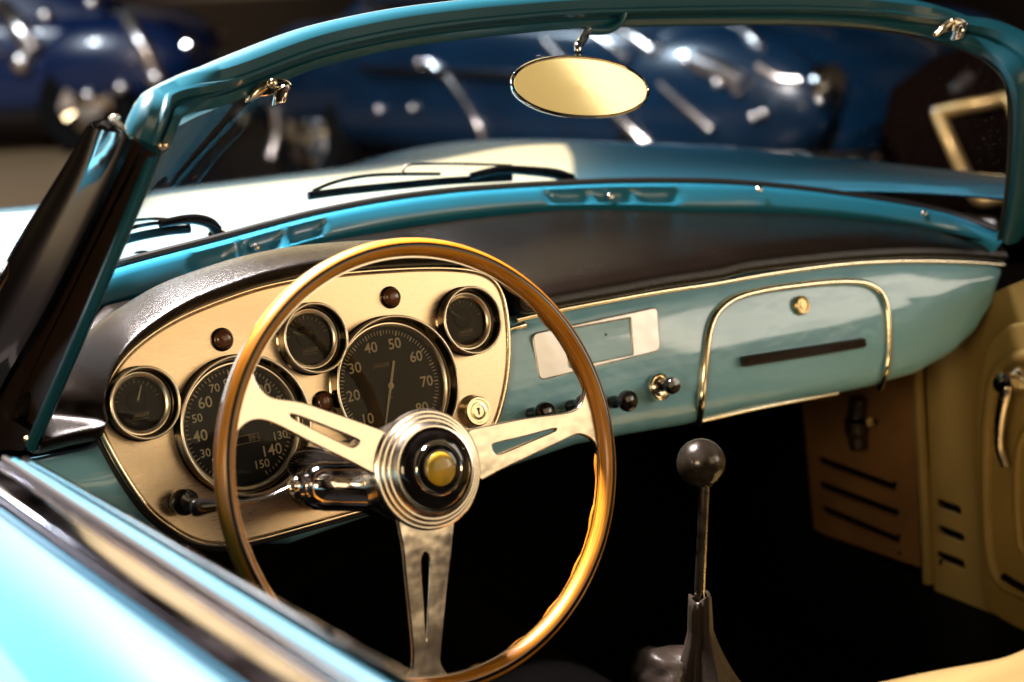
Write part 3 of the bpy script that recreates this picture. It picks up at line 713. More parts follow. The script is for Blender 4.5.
MR = obj('rear_view_mirror', *loft(ellrows([(.3, 0, -.022), (.75, 0, -.016), (.97, 0, -.007), (1, 0, -.001), (1, -.0004, .001), (1, -.0022, .0018), (1, -.0034, .0008), (1, -.0036, -.0010)]), True), 'chrome', CAR, 50)
obj('mirror_glass', *loft(ellrows([(1, -.0033, .0002), (.6, 0, .0005), (.001, 0, .0006)]), True), 'mirror', MR, 60)
ms = [FM.p(.004, sy*.8, -.010), mc+UP*.044+RT*-.004-FW*-.006, onplan(574, 42, .29, .08, .52)+V((0, -.012, 0)), onplan(584, 34, .3, .08, .52)+V((0, -.008, .004))]
Mb().add(*tube(cr(ms, 6), lambda t: lerp(.0035, .0050, t), 12)).out('mirror_stem', 'chrome', MR)
fx = onplan(612, 22, .3, .08, .52)+V((0, -.016, 0))
Mb().add(*tube(cr([ms[-1], onplan(600, 30, .3, .08, .52)+V((0, -.014, 0)), fx, fx+V((.006, 0, .012))], 5), lambda t: lerp(.005, .003, t), 10)).out('mirror_bracket', 'paint_frame', MR)

# ------------------------------------------------------------------ wipers (outside the glass)
def wp(x, y, off=.035): return onplan(x, y, .52+off, .2+off, .64)
def wiper(name, blade, bow, link, arm, pivot):
    o = Mb().add(*tube(cr([wp(*p) for p in blade], 5), .0048, 8, sq=.45)).out(name, 'black_gloss', CAR)
    Mb().add(*tube(cr([wp(p[0], p[1], .04) for p in blade], 5), .0026, 8)).out('blade_rubber', 'black_soft', o)
    Mb().add(*tube(cr([wp(*p, .038) for p in bow], 5), .0022, 8)).out('bow', 'black_gloss', o)
    Mb().add(*tube(cr([wp(*p, .036) for p in link], 4), .0017, 8)).out('link', 'chrome_soft', o)
    Mb().add(*tube(cr([wp(*p, .034) for p in arm], 5), lambda t: lerp(.0045, .0075, t), 10, sq=.7)).out('arm', 'black_gloss', o)
    p = wp(*pivot); F = frame_dir(p, (-.1, -.3, 1))
    Mb().add(*lathe(F, [(.012, -.03), (.012, 0), (.010, .004), (.006, .006), (.0001, .0065)], 24)).out('pivot', 'chrome', o)
    return o
wiper('windscreen_wiper', [(308, 196), (345, 191), (400, 185.5), (450, 181), (512, 177.5)], [(313, 191), (332, 183), (355, 177.5), (385, 174.5), (440, 174)], [(402, 174), (407, 165.5), (425, 164), (470, 164), (512, 165.5)], [(470, 176.5), (500, 170), (530, 171), (556, 174), (572, 180)], (573, 184))
wiper('windscreen_wiper', [(92, 252), (115, 243), (140, 236), (168, 231), (190, 229)], [(98, 244), (125, 230), (150, 224), (175, 222), (190, 223)], [(120, 232), (128, 222), (150, 219), (165, 219), (175, 220)], [(160, 224), (185, 219.5), (200, 220), (211, 224), (217, 231)], (217, 236))

# ------------------------------------------------------------------ bonnet
def hoodz(x, y):
    s = (x-XC)/.80
    z = .970-.030*abs(s)**2.2-.26*max(0, y-1.0)**1.6
    z += .045*math.exp(-((x-.90)/.21)**2-((y-1.50)/.42)**2)+.03*math.exp(-((x+.18)/.16)**2-((y-1.3)/.42)**2)
    return z
hv = []; NX, NY = 90, 70; rows = []
for j in range(NY+1):
    t = j/NY; row = []
    for i in range(NX+1):
        x = lerp(-.50, 1.22, i/NX); y0 = plan(min(max(x, -.268), .988))+.012 if -.268 < x < .988 else .21
        if x < -.14: y0 = max(y0, .50)
        y = lerp(y0, 2.1, t); z = hoodz(x, y)
        if t < .03: z = min(z, z)-.004
        row.append(V((x, y, z)))
    rows.append(row)
HOOD = obj('bonnet', *loft(rows), 'body_hood', CAR, 80); solid(HOOD, .004, -1)
# vent grille plate at the wiper foot
gp = onplan(155, 262, .56, .24, .64)
G = frame_dir(onz(143, 262, .955), (-.05, -.25, 1)); mbp = Mb().add(*lathe(G, [(.030, -.004), (.030, .001), (.026, .003), (.012, .004), (.010, .010), (.0001, .011)], 32)); mbp.out('wiper_base', 'chrome', HOOD)

# ------------------------------------------------------------------ near door
DY0 = -1.35
def dline(p1, p2, x):
    """level line along the door through two sighted points, carried back to DY0"""
    A, B = onx(*p1, x), onx(*p2, x); d = (B-A).normalized(); k = (DY0-A.y)/d.y
    return A, A+d*k
gA = dline((24, 458), (415, 683), -.335)
cA = dline((16, 458), (388, 683), -.343); cB = dline((8, 462), (352, 675), -.352)
dA = dline((2, 462), (340, 683), -.356)
kA = dline((-10, 505), (233, 681), -.405)
NL = 40
def seg(l, i): return l[0].lerp(l[1], i/NL)
rows = []
for i in range(NL+1):
    a, b, c, k = seg(cA, i), seg(cB, i), seg(dA, i), seg(kA, i)
    k = V((k.x, k.y, k.z)); z0 = k.z
    row = [V((a.x+.012, a.y, a.z-.30)), V((a.x+.010, a.y, a.z-.03)), V((a.x+.004, a.y, a.z-.004)), a, lerp(a, b, .5)+V((0, 0, .0015)), b, b+V((-.001, 0, -.003)), V((k.x+.003, k.y, z0-.004))]
    for t in [q/14 for q in range(15)]:
        row.append(V((k.x-.004-.16*math.sin(min(1, t*1.15)*PI/2), k.y, z0-.004-.16*(1-math.cos(t*PI/2))-.30*t*t)))
    rows.append(row)
DOOR = obj('driver_door', *loft(rows), 'paint', CAR, 60)
rows = []
for i in range(NL+1):
    d, k = seg(dA, i), seg(kA, i)
    prf = [(0, -.006), (.0, .000), (.03, .0030), (.10, .0036), (.14, .0022), (.17, .0022), (.20, .0046), (.35, .0050), (.55, .0056), (.72, .0058), (.80, .0048), (.84, .0030), (.88, .0030), (.92, .0044), (.97, .0030), (1.0, -.004)]
    rows.append([lerp(d, k, t)+V((-.3*h, 0, h)) for t, h in prf])
obj('waist_trim', *loft(rows), 'chrome_dark', DOOR, 50)
cb = resample([seg(dA, i)+V((.002, 0, .002)) for i in range(NL+1)], NL); Mb().add(*tube(cb, .0026, 8)).out('window_seal', 'black_soft', DOOR)
# slightly raised door window
rows = [[seg(gA, i) for i in range(NL+1)], [seg(gA, i)+V((0, 0, -.05)) for i in range(NL+1)]]
DG = obj('door_window', *loft(rows), 'dial_glass', DOOR); solid(DG, .004)
Mb().add(*tube([seg(gA, i) for i in range(NL+1)], .0019, 8)).out('window_bead', 'chrome', DOOR)

# ------------------------------------------------------------------ front wing side below the pillar (outside, left)
rows = []
for i in range(21):
    y = lerp(.34, 2.1, i/20)
    rows.append([V((-.41-.09*math.sin(t*PI/2), y, hoodz(-.45, max(y, .3))-.012-.45*(1-math.cos(t*PI/2)))) for t in [k/8 for k in range(9)]])
obj('front_wing', *loft(rows), 'paint', CAR, 60)
# scuttle side piece left of the panel
q = [FD.p(*FD.at(x, y, .0), w) for (x, y), w in (((36, 456), .0), ((101, 438), .0), ((150, 520), .0), ((90, 520), .0))]

# ------------------------------------------------------------------ passenger side: kick panel, door, footwell
FK = Fr((1.0, .5, .6), (0, -1, 0), (0, 0, 1), (-1, 0, 0))
def kp(l, w=0): return [FK.at(x, y, w) for x, y in l]
kick = kp([(803, 398), (815, 529), (921, 578), (912, 340), (800, 340)])
slots = [((819, 460), (897, 489)), ((820, 484.6), (899, 514.6)), ((823, 509), (901, 542))]
def slot(p, q, hw=.0075):
    a, b = kp([p, q]); d = V((b[0]-a[0], b[1]-a[1], 0)).normalized(); n = (-d.y*hw, d.x*hw)
    return rounded([(a[0]-n[0], a[1]-n[1]), (b[0]-n[0], b[1]-n[1]), (b[0]+n[0], b[1]+n[1]), (a[0]+n[0], a[1]+n[1])], hw*.8, 4)
KP = Mb().add(*plate(FK, [rounded(kick, .004)]+[slot(*s) for s in slots], .006, .001, 0)).out('kick_panel', 'card', CAR, 30)
for s in slots:
    a, b = kp(s); d = V((b[0]-a[0], b[1]-a[1], 0)); l = d.length; d.normalize(); F2 = Fr(FK.p(a[0], a[1], -.006), FK.u*d.x+FK.v*d.y, FK.v*d.x-FK.u*d.y, FK.w)
    sec = [(-.014, -.004), (-.013, .004), (-.009, .009), (-.006, .008), (-.007, .002), (-.010, -.004)]
    obj('louvre', *loft([[F2.p(t, v*k, w*k) for v, w in sec] for t, k in ((0, .5), (.006, .7), (l-.006, .7), (l, .5))], True, True), 'card', KP, 50)
Mb().add(*plate(FK, [rounded(kp([(812, 440), (826, 545), (905, 560), (905, 450)]), .01)], .004, .0005, -.018)).out('backing', 'dark', KP)
for px, py in ((898, 483), (900, 511), (902, 535), (902, 552)):
    a, b = kp([(px, py)])[0]; Mb().add(*lathe(FK, [(.004, .002), (.0035, .005), (.0001, .006)], 14, a, b)).out('screw', 'gilt', KP)
# post bead
pts = [FK.p(*FK.at(x, y, .006), .006) for x, y in ((917, 335), (919, 400), (923, 470), (927, 540), (929, 583))]
Mb().add(*tube(cr(pts, 6), .0085, 12, ref=V((-1, 0, 0)), sq=1.0)).out('trim_piping', 'cream', CAR)
# hinge post panel with three short louvres
post = kp([(926, 330), (936, 590), (1100, 655), (1100, 250), (1000, 290)])
ss = [((938, 502), (963, 511)), ((939.4, 528), (965, 538)), ((938, 554), (967, 565))]
HP = Mb().add(*plate(FK, [rounded(post, .004)]+[slot(*s, .0065) for s in ss], .006, .001, .001)).out('hinge_post_panel', 'cream', CAR, 30)
Mb().add(*plate(FK, [rounded(kp([(932, 490), (933, 575), (972, 578), (970, 500)]), .01)], .004, .0005, -.018)).out('backing', 'dark', HP)
for s in ss:
    a, b = kp(s); d = V((b[0]-a[0], b[1]-a[1], 0)); l = d.length; d.normalize(); F2 = Fr(FK.p(a[0], a[1], -.005), FK.u*d.x+FK.v*d.y, FK.v*d.x-FK.u*d.y, FK.w)
    obj('louvre', *loft([[F2.p(t, v*k, w*k) for v, w in ((-.012, -.004), (-.011, .004), (-.008, .007), (-.006, .006), (-.009, -.004))] for t, k in ((0, .5), (.005, 1), (l-.005, 1), (l, .5))], True, True), 'cream', HP, 50)
for px, py in ((963, 509), (966, 536), (966, 562), (943, 562)):
    a, b = kp([(px, py)])[0]; Mb().add(*lathe(FK, [(.004, .003), (.0035, .006), (.0001, .007)], 14, a, b)).out('screw', 'gilt', HP)
# passenger door: padded panel with raised border and handle
FP = Fr((.985, .1, .6), (0, -1, 0), (0, 0, 1), (-1, 0, 0))
def pp(l, w=0): return [FP.at(x, y, w) for x, y in l]
dl = pp([(977, 470), (979, 420), (982, 380), (990, 345), (1003, 330), (1024, 322), (1200, 300), (1200, 690), (1050, 640), (1000, 616), (987, 600), (982, 560)])
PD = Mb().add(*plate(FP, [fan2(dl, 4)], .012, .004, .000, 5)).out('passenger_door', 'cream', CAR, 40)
il = [FP.p(*q, .004) for q in fan2(pp([(1200, 360), (1060, 352), (1024, 356), (1003, 366), (992, 390), (987.5, 440), (987, 500), (990, 552), (1000, 580), (1024, 594), (1060, 610), (1200, 660)], .004), 5, False)]
Mb().add(*tube(il, .009, 12, ref=V((-1, 0, 0)))).out('panel_border', 'cream', PD)
il2 = [FP.p(*q, .004) for q in fan2(pp([(1100, 420), (1040, 424), (1022, 440), (1017, 480), (1019, 530), (1030, 556), (1100, 590)], .004), 5, False)]
Mb().add(*tube(il2, .006, 12, ref=V((-1, 0, 0)))).out('pocket_border', 'cream', PD)
Mb().add(*tube([FP.p(*FP.at(x, y, .008), .008) for x, y in ((1003, 576), (1014, 583), (1030, 592))], .005, 10)).out('pocket_slot', 'dark', PD)
ha, hb = FP.at(1013, 381, .02)
HN = Mb().add(*lathe(FP, [(.020, .004), (.020, .012), (.014, .020), (.012, .034), (.014, .040), (.010, .046), (.0001, .048)], 32, ha, hb)).out('window_crank', 'chrome', PD)
hn = [FP.p(ha, hb, .036), FP.p(*FP.at(1006, 392, .036), .038), FP.p(*FP.at(1001, 420, .036), .038), FP.p(*FP.at(1000, 445, .032), .034), FP.p(*FP.at(1005, 466, .03), .030)]
HNL = Mb().add(*tube(cr(hn, 6), lambda t: .0125-.005*t, 14, sq=.7)).out('door_handle', 'chrome_soft', PD)
hk = [h+V((-.012, .012, 0)) for h in hn]
# dark latch on the kick panel
kl = [FK.p(*FK.at(x, y, .02), .02) for x, y in ((858, 398), (856, 420), (857, 436), (859, 450))]
KL = Mb().add(*tube(cr(kl, 5), [.012]*5+[.016]*5+[.013]*5+[.010], 14)).out('vent_catch', 'brown_rubber', CAR)
Mb().add(*tube([kl[1]+V((-.01, 0, 0)), FK.p(*FK.at(870, 422, .04), .04)], [.004, .006], 12)).out('knob', 'gilt', KL)

# passenger-side door top / far body edge beyond the dash end
rows = []
for i in range(13):
    y = lerp(.16, -1.2, i/12)
    rows.append([V((1.02, y, .60)), V((1.02, y, .86)), V((1.025, y, .875)), V((1.035, y, .885)), V((1.05, y, .885)), V((1.09, y, .87)), V((1.13, y, .80)), V((1.15, y, .5))])
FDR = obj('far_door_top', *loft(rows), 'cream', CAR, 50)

# footwell: floor, firewall, tunnel
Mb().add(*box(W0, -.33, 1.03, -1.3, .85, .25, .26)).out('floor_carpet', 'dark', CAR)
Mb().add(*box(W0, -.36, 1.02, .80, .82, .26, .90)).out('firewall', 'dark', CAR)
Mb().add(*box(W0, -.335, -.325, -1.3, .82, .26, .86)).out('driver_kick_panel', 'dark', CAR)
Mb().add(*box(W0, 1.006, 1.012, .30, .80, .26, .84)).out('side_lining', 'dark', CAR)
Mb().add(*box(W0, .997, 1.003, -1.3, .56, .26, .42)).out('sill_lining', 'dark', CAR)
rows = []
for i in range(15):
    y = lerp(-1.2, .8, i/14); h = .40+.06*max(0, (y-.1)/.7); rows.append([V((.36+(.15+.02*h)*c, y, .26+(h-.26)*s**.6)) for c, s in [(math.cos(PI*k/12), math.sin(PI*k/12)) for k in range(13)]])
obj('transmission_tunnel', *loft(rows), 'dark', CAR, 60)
Mb().add(*box(tilt((.03, .5, .45), 30), -.035, .035, -.03, .03, 0, .012)).out('brake_pedal', 'black_soft', CAR)

# ------------------------------------------------------------------ gear lever
kc = onx(701, 463, .35)
GLV = Mb().add(*sphere(kc, .0247, 40, 24)).out('gear_lever', 'steel', CAR)
bpy.data.objects.remove(GLV)
gt = onx(704.5, 485, .35); gb = onx(699.5, 600, .35)
GLV = Mb().add(*tube([kc, gt, gb, gb+(gb-gt)*.6], [.0050, .0052, .0056, .0058], 20)).out('gear_lever', 'steel', CAR)
Mb().add(*sphere(kc, .0247, 48, 28)).out('knob', 'knob_worn', GLV)
Mb().add(*lathe(frame_dir(kc+(gt-kc)*1.0, kc-gt), [(.0085, -.001), (.0095, .002), (.0075, .006)], 24)).out('knob_collar', 'steel', GLV)
# leather boot, folded
def boot():
    rows = []; tp_ = onx(700, 597, .35); N_ = 22
    for j in range(N_+1):
        t = j/N_; c = tp_+(gb-gt).normalized()*(.20*t)+V((.012*t*t, -.01*t, 0))
        R = .0125+.004*math.sin(t*9)*.3+(.085*max(0, t-.18)**1.15)
        row = []
        for k in range(72):
            q = 2*PI*k/72; f = 1+(.10+.16*t)*math.sin(4*q+1.2+t*1.5)+.07*t*math.sin(9*q-2.5*t)+.03*math.sin(15*q+4*t)
            rr = R*f*(1+.25*t*math.cos(q))
            row.append(c+V((rr*math.cos(q), rr*math.sin(q), .004*math.sin(3*q)*(1-t))))
        rows.append(row)
    return loft([[p+(c0-p)*.3 for p in rows[0]] for c0 in (tp_,)]+rows, True)
obj('lever_boot', *boot(), 'boot_leather', GLV, 80)
# soft folds of the boot beside it
def blob(c, r, s, seed):
    vs, fs = sphere((0, 0, 0), 1, 40, 24)
    out = []
    for v in vs:
        n_ = noise.noise(v*1.6+V((seed, 0, 0)))*.25+noise.noise(v*4+V((seed, 3, 0)))*.06
        w = v*(1+n_); out.append(V(c)+V((w.x*r*s[0], w.y*r*s[1], w.z*r*s[2])))
    return out, fs
obj('boot_fold', *blob(onx(668, 672, .33), .035, (1, 1.1, .8), 2), 'boot_leather', GLV, 80)

# ------------------------------------------------------------------ seat edge, lower right
SE = [(800, 705), (850, 682), (890, 672), (930, 664), (965, 658), (990, 653), (1010, 646), (1040, 632), (1080, 618)]
sp_ = cr([onz(x, y, .46) for x, y in SE], 6)
rows = []
for p in sp_: rows.append([p+V((0, 0, -.20)), p+V((.0, 0, -.05)), p+V((.0, -.004, -.018)), p+V((.004, -.012, -.004)), p+V((.01, -.03, .0)), p+V((.02, -.07, -.002)), p+V((.03, -.10, -.006)), p+V((.1, -.4, -.02))])
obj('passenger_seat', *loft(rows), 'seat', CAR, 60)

# ================================================================== SETTING + BACKGROUND
M['floor'] = mat('hall_floor', (.004, .003, .004), .4, 0, var=.3, vscale=1.5, bump=.05, bscale=30)
setting(Mb().add(*box(W0, -30, 30, -12, 45, -.05, 0)).out('floor', 'floor'))
M['navy'] = mat('deep_blue_car_paint', (.001, .016, .042), .3, 0, coat=.45, var=.3, vscale=3, coat_r=.05)
M['blue2'] = mat('bright_blue_car_paint', (.002, .014, .06), .3, 0, coat=.4, coat_r=.04)
M['maroon'] = mat('maroon_car_paint', (.004, .002, .0015), .8, 0, coat=0, spec=0.0, coat_r=.05)
M['dkglass'] = mat('dark_car_glass', (.01, .012, .018), .05, 0, coat=.5)
M['bead'] = mat('glint_chrome', (.95, .88, .84), .26, 1)  # metal of the added highlight tubes and balls
M['tan_metal'] = mat('tan_brass', (.55, .36, .14), .4, .6)
M['tyre'] = mat('black_tyre_rubber', (.004, .004, .004), .8, 0, spec=.1)
M['tan_w'] = mat('tan_floor', (.22, .14, .07), .6)

def bgcar(name, label, x, y, rz, paint, sc_=1.0, convertible=False):
    """rounded 1950s saloon: body side loft along its length, wings, roof, chrome, lamps, wheels"""
    R_ = Matrix.Rotation(rz, 3, 'Z'); O = V((x, y, 0))
    T = lambda p: O+R_@(V(p)*sc_)
    car = thing(name, label, 'car', O, 'classic cars parked beyond the convertible')
    L_ = 4.3; st = []
    #   s, half width, floor, belt height, centre height
    for s, w, zb, zs, zt in ((-2.15, .30, .45, .55, .62), (-2.1, .60, .30, .68, .74), (-1.95, .74, .26, .78, .84), (-1.6, .82, .24, .85, .93), (-1.0, .85, .22, .90, 1.0), (-.4, .86, .22, .92, 1.02), (.3, .86, .22, .92, 1.02),
                             (.9, .86, .22, .90, 1.00), (1.4, .84, .24, .86, .94), (1.8, .77, .26, .80, .86), (2.05, .62, .3, .70, .76), (2.15, .32, .45, .58, .62)):
        sec = [(-w*.8, zb), (-w, zb+.12), (-w*1.02, lerp(zb, zs, .55)), (-w*.97, zs-.05), (-w*.86, zs), (-w*.5, lerp(zs, zt, .7)), (0, zt)]
        sec = sec+[(-a, b) for a, b in sec[-2::-1]]
        st.append([T(V((a, s, b))) for a, b in cr([(a, b, 0) for a, b in sec], 4) for a, b in [(a, b)]] if False else [T((q.x, s, q.y)) for q in cr([(a, b, 0) for a, b in sec], 4)])
    body = obj('body', *loft(st, False, True), paint, car, 60)
    # cabin
    if not convertible:
        cb_ = []
        for s, w, z in ((-1.25, .55, .98), (-.75, .62, 1.30), (-.25, .64, 1.42), (.35, .63, 1.42), (.9, .58, 1.28), (1.45, .45, .97)):
            sec = [(-w-.12, .9), (-w-.06, lerp(.9, z, .6)), (-w+.06, z-.03), (-w*.5, z), (0, z+.015)]; sec = sec+[(-a, b) for a, b in sec[-2::-1]]
            cb_.append([T((q.x, s, q.y)) for q in cr([(a, b, 0) for a, b in sec], 4)])
        obj('roof', *loft(cb_), paint, car, 60)
        for sd in (-1, 1):
            for y0, y1, n_ in ((-.85, -.15, 'side_window'), (-.05, .75, 'side_window')):
                pts = [T((sd*(.765), y0, 1.0)), T((sd*(.765), y1, 1.0)), T((sd*(.69), y1-.08*(y1 > 0), 1.28)), T((sd*(.69), y0+.12, 1.28))]
                o = obj(n_, pts, [(0, 1, 2, 3)], 'dkglass', car, 0); solid(o, .01, 0)
                Mb().add(*tube(cr(pts, 4, True), .012, 8, True)).out('window_frame', 'chrome', o)
    # wings
    for sd in (-1, 1):
        for s0 in (1.45, -1.35):
            vs, fs = sphere((0, 0, 0), 1, 32, 18); vs = [T((sd*.70+v.x*.22, s0+v.y*.62, .58+v.z*.33)) for v in vs]
            obj('wing', vs, fs, paint, car, 80)
        w_ = [T((sd*.955, lerp(-1.9, 1.9, i/10), .62+.05*math.sin(i/10*PI))) for i in range(11)]
        Mb().add(*tube(cr([T((sd*.90, lerp(-.75, .85, i/8), .70)) for i in range(9)], 2), .014, 8)).out('side_strip', 'chrome', car)
        F_ = Fr(T((sd*.66, 2.0, .66)), R_@V((1, 0, 0)), V((0, 0, 1)), R_@V((0, 1, 0)))
        h = Mb().add(*lathe(F_, [(.10, -.05), (.105, .03), (.09, .045), (.085, .04)], 32)).out('headlight', 'chrome', car)
        Mb().add(*lathe(F_, [(.088, .035), (.06, .06), (.0001, .07)], 32)).out('lens', 'chrome_soft', h)
        for s0 in (1.35, -1.30):
            F_ = Fr(T((sd*.80, s0, .33)), R_@V((0, 1, 0)), V((0, 0, 1)), R_@V((sd, 0, 0)))
            wv = Mb().add(*lathe(F_, [(.18, -.09), (.31, -.09), (.33, -.05), (.33, .05), (.31, .09), (.19, .08)], 40)).out('wheel', 'tyre', car)
            Mb().add(*lathe(F_, [(.19, .06), (.17, .085), (.10, .07), (.09, .10), (.0001, .115)], 32)).out('hubcap', 'chrome', wv)
    # bonnet strip, grille, bumper
    Mb().add(*tube(cr([T((0, s, z)) for s, z in ((.95, 1.01), (1.4, .955), (1.8, .875), (2.05, .775))], 4), .012, 8)).out('bonnet_strip', 'chrome', car)
    Mb().add(*tube(cr([T((-.35, s, z)) for s, z in ((.95, .975), (1.4, .93), (1.8, .85))], 4), .007, 8)).out('bonnet_strip', 'chrome', car)
    Mb().add(*tube(cr([T((.35, s, z)) for s, z in ((.95, .975), (1.4, .93), (1.8, .85))], 4), .007, 8)).out('bonnet_strip', 'chrome', car)
    g = Mb()
    for i in range(9): g.add(*tube([T(((i-4)*.055, 2.17-.01*abs(i-4), .45)), T(((i-4)*.055, 2.15-.01*abs(i-4), .60))], .008, 6))
    g.out('grille', 'chrome', car)
    Mb().add(*tube(cr([T((a, s, .40)) for a, s in ((-.88, 1.9), (-.7, 2.15), (0, 2.27), (.7, 2.15), (.88, 1.9))], 6), .035, 12, sq=.6)).out('bumper', 'chrome', car)
    Mb().add(*tube(cr([T((a, -s, .40)) for a, s in ((-.88, 1.9), (-.7, 2.15), (0, 2.27), (.7, 2.15), (.88, 1.9))], 6), .035, 12, sq=.6)).out('bumper', 'chrome', car)
    return car
BG1 = bgcar('saloon_car', 'deep blue rounded vintage saloon seen blurred through the windscreen, behind the oval mirror', 4.65, 5.9, math.radians(186), 'navy')
BG2 = bgcar('saloon_car', 'bright blue vintage car with white glints, blurred at the upper left corner', 3.04, 11.7, math.radians(236), 'blue2')
BG3 = bgcar('saloon_car', 'dark vintage car with a tan bent frame, blurred behind the right end of windscreen', 5.3, 1.6, math.radians(228), 'maroon')
from mathutils.bvhtree import BVHTree
def hits(car):
    vs, fs = [], []
    for o in list(car.children):
        if o.type != 'MESH': continue
        off = root_loc(o); k = len(vs); vs += [v.co+off for v in o.data.vertices]; fs += [tuple(i+k for i in p.vertices) for p in o.data.polygons]
    t = BVHTree.FromPolygons(vs, fs)
    def h(x, y, lift=.02):
        r = ray(x, y).normalized(); loc, nor, i, d = t.ray_cast(CAM, r)
        if loc is None: return None
        return loc-r*lift
    return h
def trim(car, h, px, r, name, m='chrome'):
    r *= 1.3
    pts = [h(x, y) for x, y in px]; last = next((p for p in pts if p is not None), None)
    if last is None: return
    dep = (last-CAM).dot(FW); out = []
    for p, (x, y) in zip(pts, px):
        if p is None or abs((p-CAM).dot(FW)-dep) > .7: p = CAM+ray(x, y)*dep
        dep = (p-CAM).dot(FW); out.append(p)
    Mb().add(*tube(cr(out, 5), r, 10)).out(name, m, car)
def glint(car, h, x, y, r, name='glint_ball', m='chrome'):  # small ball added where a point of light glints
    p = h(x, y)
    if p is None: return
    Mb().add(*sphere(p, r, 20, 12)).out(name, m, car)
h1 = hits(BG1); h2 = hits(BG2); h3 = hits(BG3)
for px, r in (([(545, 40), (585, 83), (630, 128), (679, 176)], .017), ([(620, 31), (638, 40), (654, 51)], .022), ([(590, 32), (612, 46), (628, 60)], .012), ([(697, 62), (722, 72), (744, 84)], .034),
              ([(731, 25), (748, 34), (761, 48)], .015), ([(660, 84), (684, 106), (708, 127)], .012), ([(758, 66), (778, 78), (800, 80)], .014), ([(428, 62), (448, 78), (463, 98)], .014), ([(464, 100), (478, 125), (486, 150)], .010),
              ([(275, 104), (277, 130), (270, 158)], .022), ([(362, 10), (395, 24), (425, 34)], .008)):
    trim(BG1, h1, px, r, 'glint_streak', 'bead')  # streaks of light built as bright tubes added to the body
for x, y, r in ((685, 61, .020), (718, 83, .022), (738, 91, .022), (754, 117, .020), (764, 113, .018), (709, 128, .018), (820, 100, .018), (419, 62, .018), (379, 110, .022), (413, 108, .020), (832, 172, .016), (486, 153, .016), (541, 61, .012), (226, 50, .024), (277, 10, .024), (305, 17, .02)):
    glint(BG1, h1, x, y, r, 'glint_ball', 'bead')
for x, y, r in ((62, 109, .05), (88, 96, .05), (86, 116, .05), (45, 16, .06), (92, 3, .06), (121, 88, .05), (156, 78, .07), (21, 62, .08)):
    glint(BG2, h2, x, y, r, 'glint_ball', 'bead')
trim(BG2, h2, [(2, 8), (18, 28), (35, 50)], .06, 'glint_streak', 'bead'); trim(BG2, h2, [(126, 18), (142, 45), (157, 76)], .04, 'glint_streak', 'bead')
trim(BG3, h3, [(938, 113), (965, 107), (990, 103), (1006, 99), (1013, 104), (1018, 118)], .015, 'tan_frame', 'tan_metal')
trim(BG3, h3, [(938, 113), (950, 142), (962, 168), (970, 186), (980, 199), (998, 198), (1020, 192)], .015, 'tan_frame', 'tan_metal')
trim(BG3, h3, [(957, 91), (970, 79)], .020, 'glint_streak', 'bead'); trim(BG3, h3, [(966, 172), (971, 186)], .018, 'glint_streak', 'bead')
for x, y, r in ((938, 112, .02), (934, 42, .025)): glint(BG3, h3, x, y, r, 'glint_ball', 'bead')
q = [V((-7, 13.5, .006)), onz(112, 128, .006), onz(112, 420, .006), V((-7, 1.2, .006))]
setting(solid(obj('tan_floor_patch', q, [(0, 1, 2, 3)], 'tan_w', None, 0), .004))  # tan floor area, carried out of view for the pillar chrome to mirror

# ================================================================== LIGHT
w = bpy.data.worlds.new('World'); sc.world = w; w.use_nodes = True
N = w.node_tree.nodes; L = w.node_tree.links; bgn = N['Background']
tc = N.new('ShaderNodeTexCoord'); n1 = N.new('ShaderNodeTexNoise'); n1.inputs['Scale'].default_value = 2.6; n1.inputs['Detail'].default_value = 2  # noise patches of warm glow, invented for the chrome to reflect
L.new(tc.outputs['Generated'], n1.inputs['Vector'])
r1 = N.new('ShaderNodeValToRGB'); e = r1.color_ramp.elements
e[0].position = .42; e[0].color = (.010, .008, .012, 1); e[1].position = .66; e[1].color = (.85, .58, .30, 1)
x = e.new(.52); x.color = (.10, .055, .035, 1); x = e.new(.58); x.color = (.30, .20, .16, 1)
L.new(n1.outputs['Fac'], r1.inputs[0]); L.new(r1.outputs[0], bgn.inputs[0]); bgn.inputs[1].default_value = .18
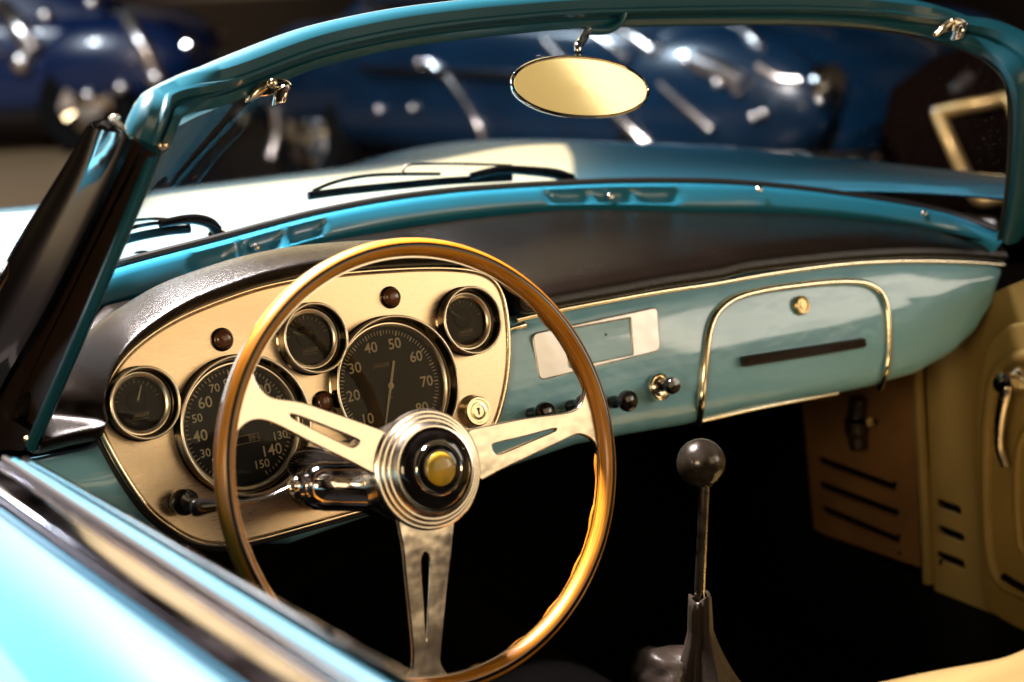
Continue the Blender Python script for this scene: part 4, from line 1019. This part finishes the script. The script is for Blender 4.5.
def area(name, loc, tgt, sx_, sy_, power, col, spread=180):
    l = bpy.data.lights.new(name, 'AREA'); l.shape = 'RECTANGLE'; l.size = sx_; l.size_y = sy_; l.energy = power; l.color = col; l.spread = math.radians(spread)
    o = bpy.data.objects.new(name, l); COL.objects.link(o); o.location = loc
    o.rotation_euler = (V(tgt)-V(loc)).to_track_quat('-Z', 'Y').to_euler(); return o
WARM = (1, .74, .43); COOL = (.86, .93, 1); NEUT = (1, .86, .70)
area('hall_lamp_rear', (1.7, -2.9, 2.0), (.2, .2, .85), 2.4, 1.5, 22, WARM)
area('hall_lamp_rear_right', (3.55, -2.6, 1.9), (.6, .2, .85), 1.3, 1.2, 30, NEUT)
area('hall_lamp_over_door', (-1.5, 3.1, 1.72), (-.5, -.4, .85), 2.2, 1.1, 24, COOL)
area('fill_light_left', (-2.4, -1.7, 1.75), (.6, .3, .6), 1.0, .7, 30, WARM)  # added fill for the kick panel, wheel and switch housing
area('bonnet_reflection_light', (1.3, 3.6, 1.75), (.7, .8, .9), 2.8, .9, 25, (1, .74, .38))  # added unseen light, stands in for a lit wall mirrored in the bonnet
area('wing_fill_light', (.9, 1.7, 2.5), (.75, 1.35, .95), .3, .3, 3, COOL, 60)  # added fill to lift the bulge of the wing
area('floor_fill_light', (-2.5, 6.5, 3.2), (-2.2, 6.0, 0), .8, .8, 170, (1, .80, .52), 120)  # added to brighten the tan floor mirrored in the pillar cover
area('hall_lamp_over_bonnet', (-.1, 1.0, 2.7), (-.1, .2, .95), .45, .3, 62, (1, .84, .78), 65)
area('hall_spot_back', (2.0, 7.5, 3.6), (3.2, 4.8, .8), .3, .2, 60, (.75, .88, 1), 100)
area('hall_spot_back_near', (.9, 2.6, 3.2), (3.0, 4.4, .8), .2, .2, 110, (1, .88, .84), 90)
area('hall_spot_back_left', (.5, 7.5, 4.0), (2.6, 11.0, .3), .5, .5, 110, (.8, .9, 1), 120)

sc.view_settings.view_transform = 'Standard'; sc.view_settings.look = 'None'; sc.view_settings.exposure = 0; sc.view_settings.gamma = 1
sc.cycles.use_denoising = True; sc.cycles.max_bounces = 8; sc.cycles.transparent_max_bounces = 12; sc.cycles.caustics_reflective = False; sc.cycles.caustics_refractive = False
sc.cycles.sample_clamp_indirect = 6
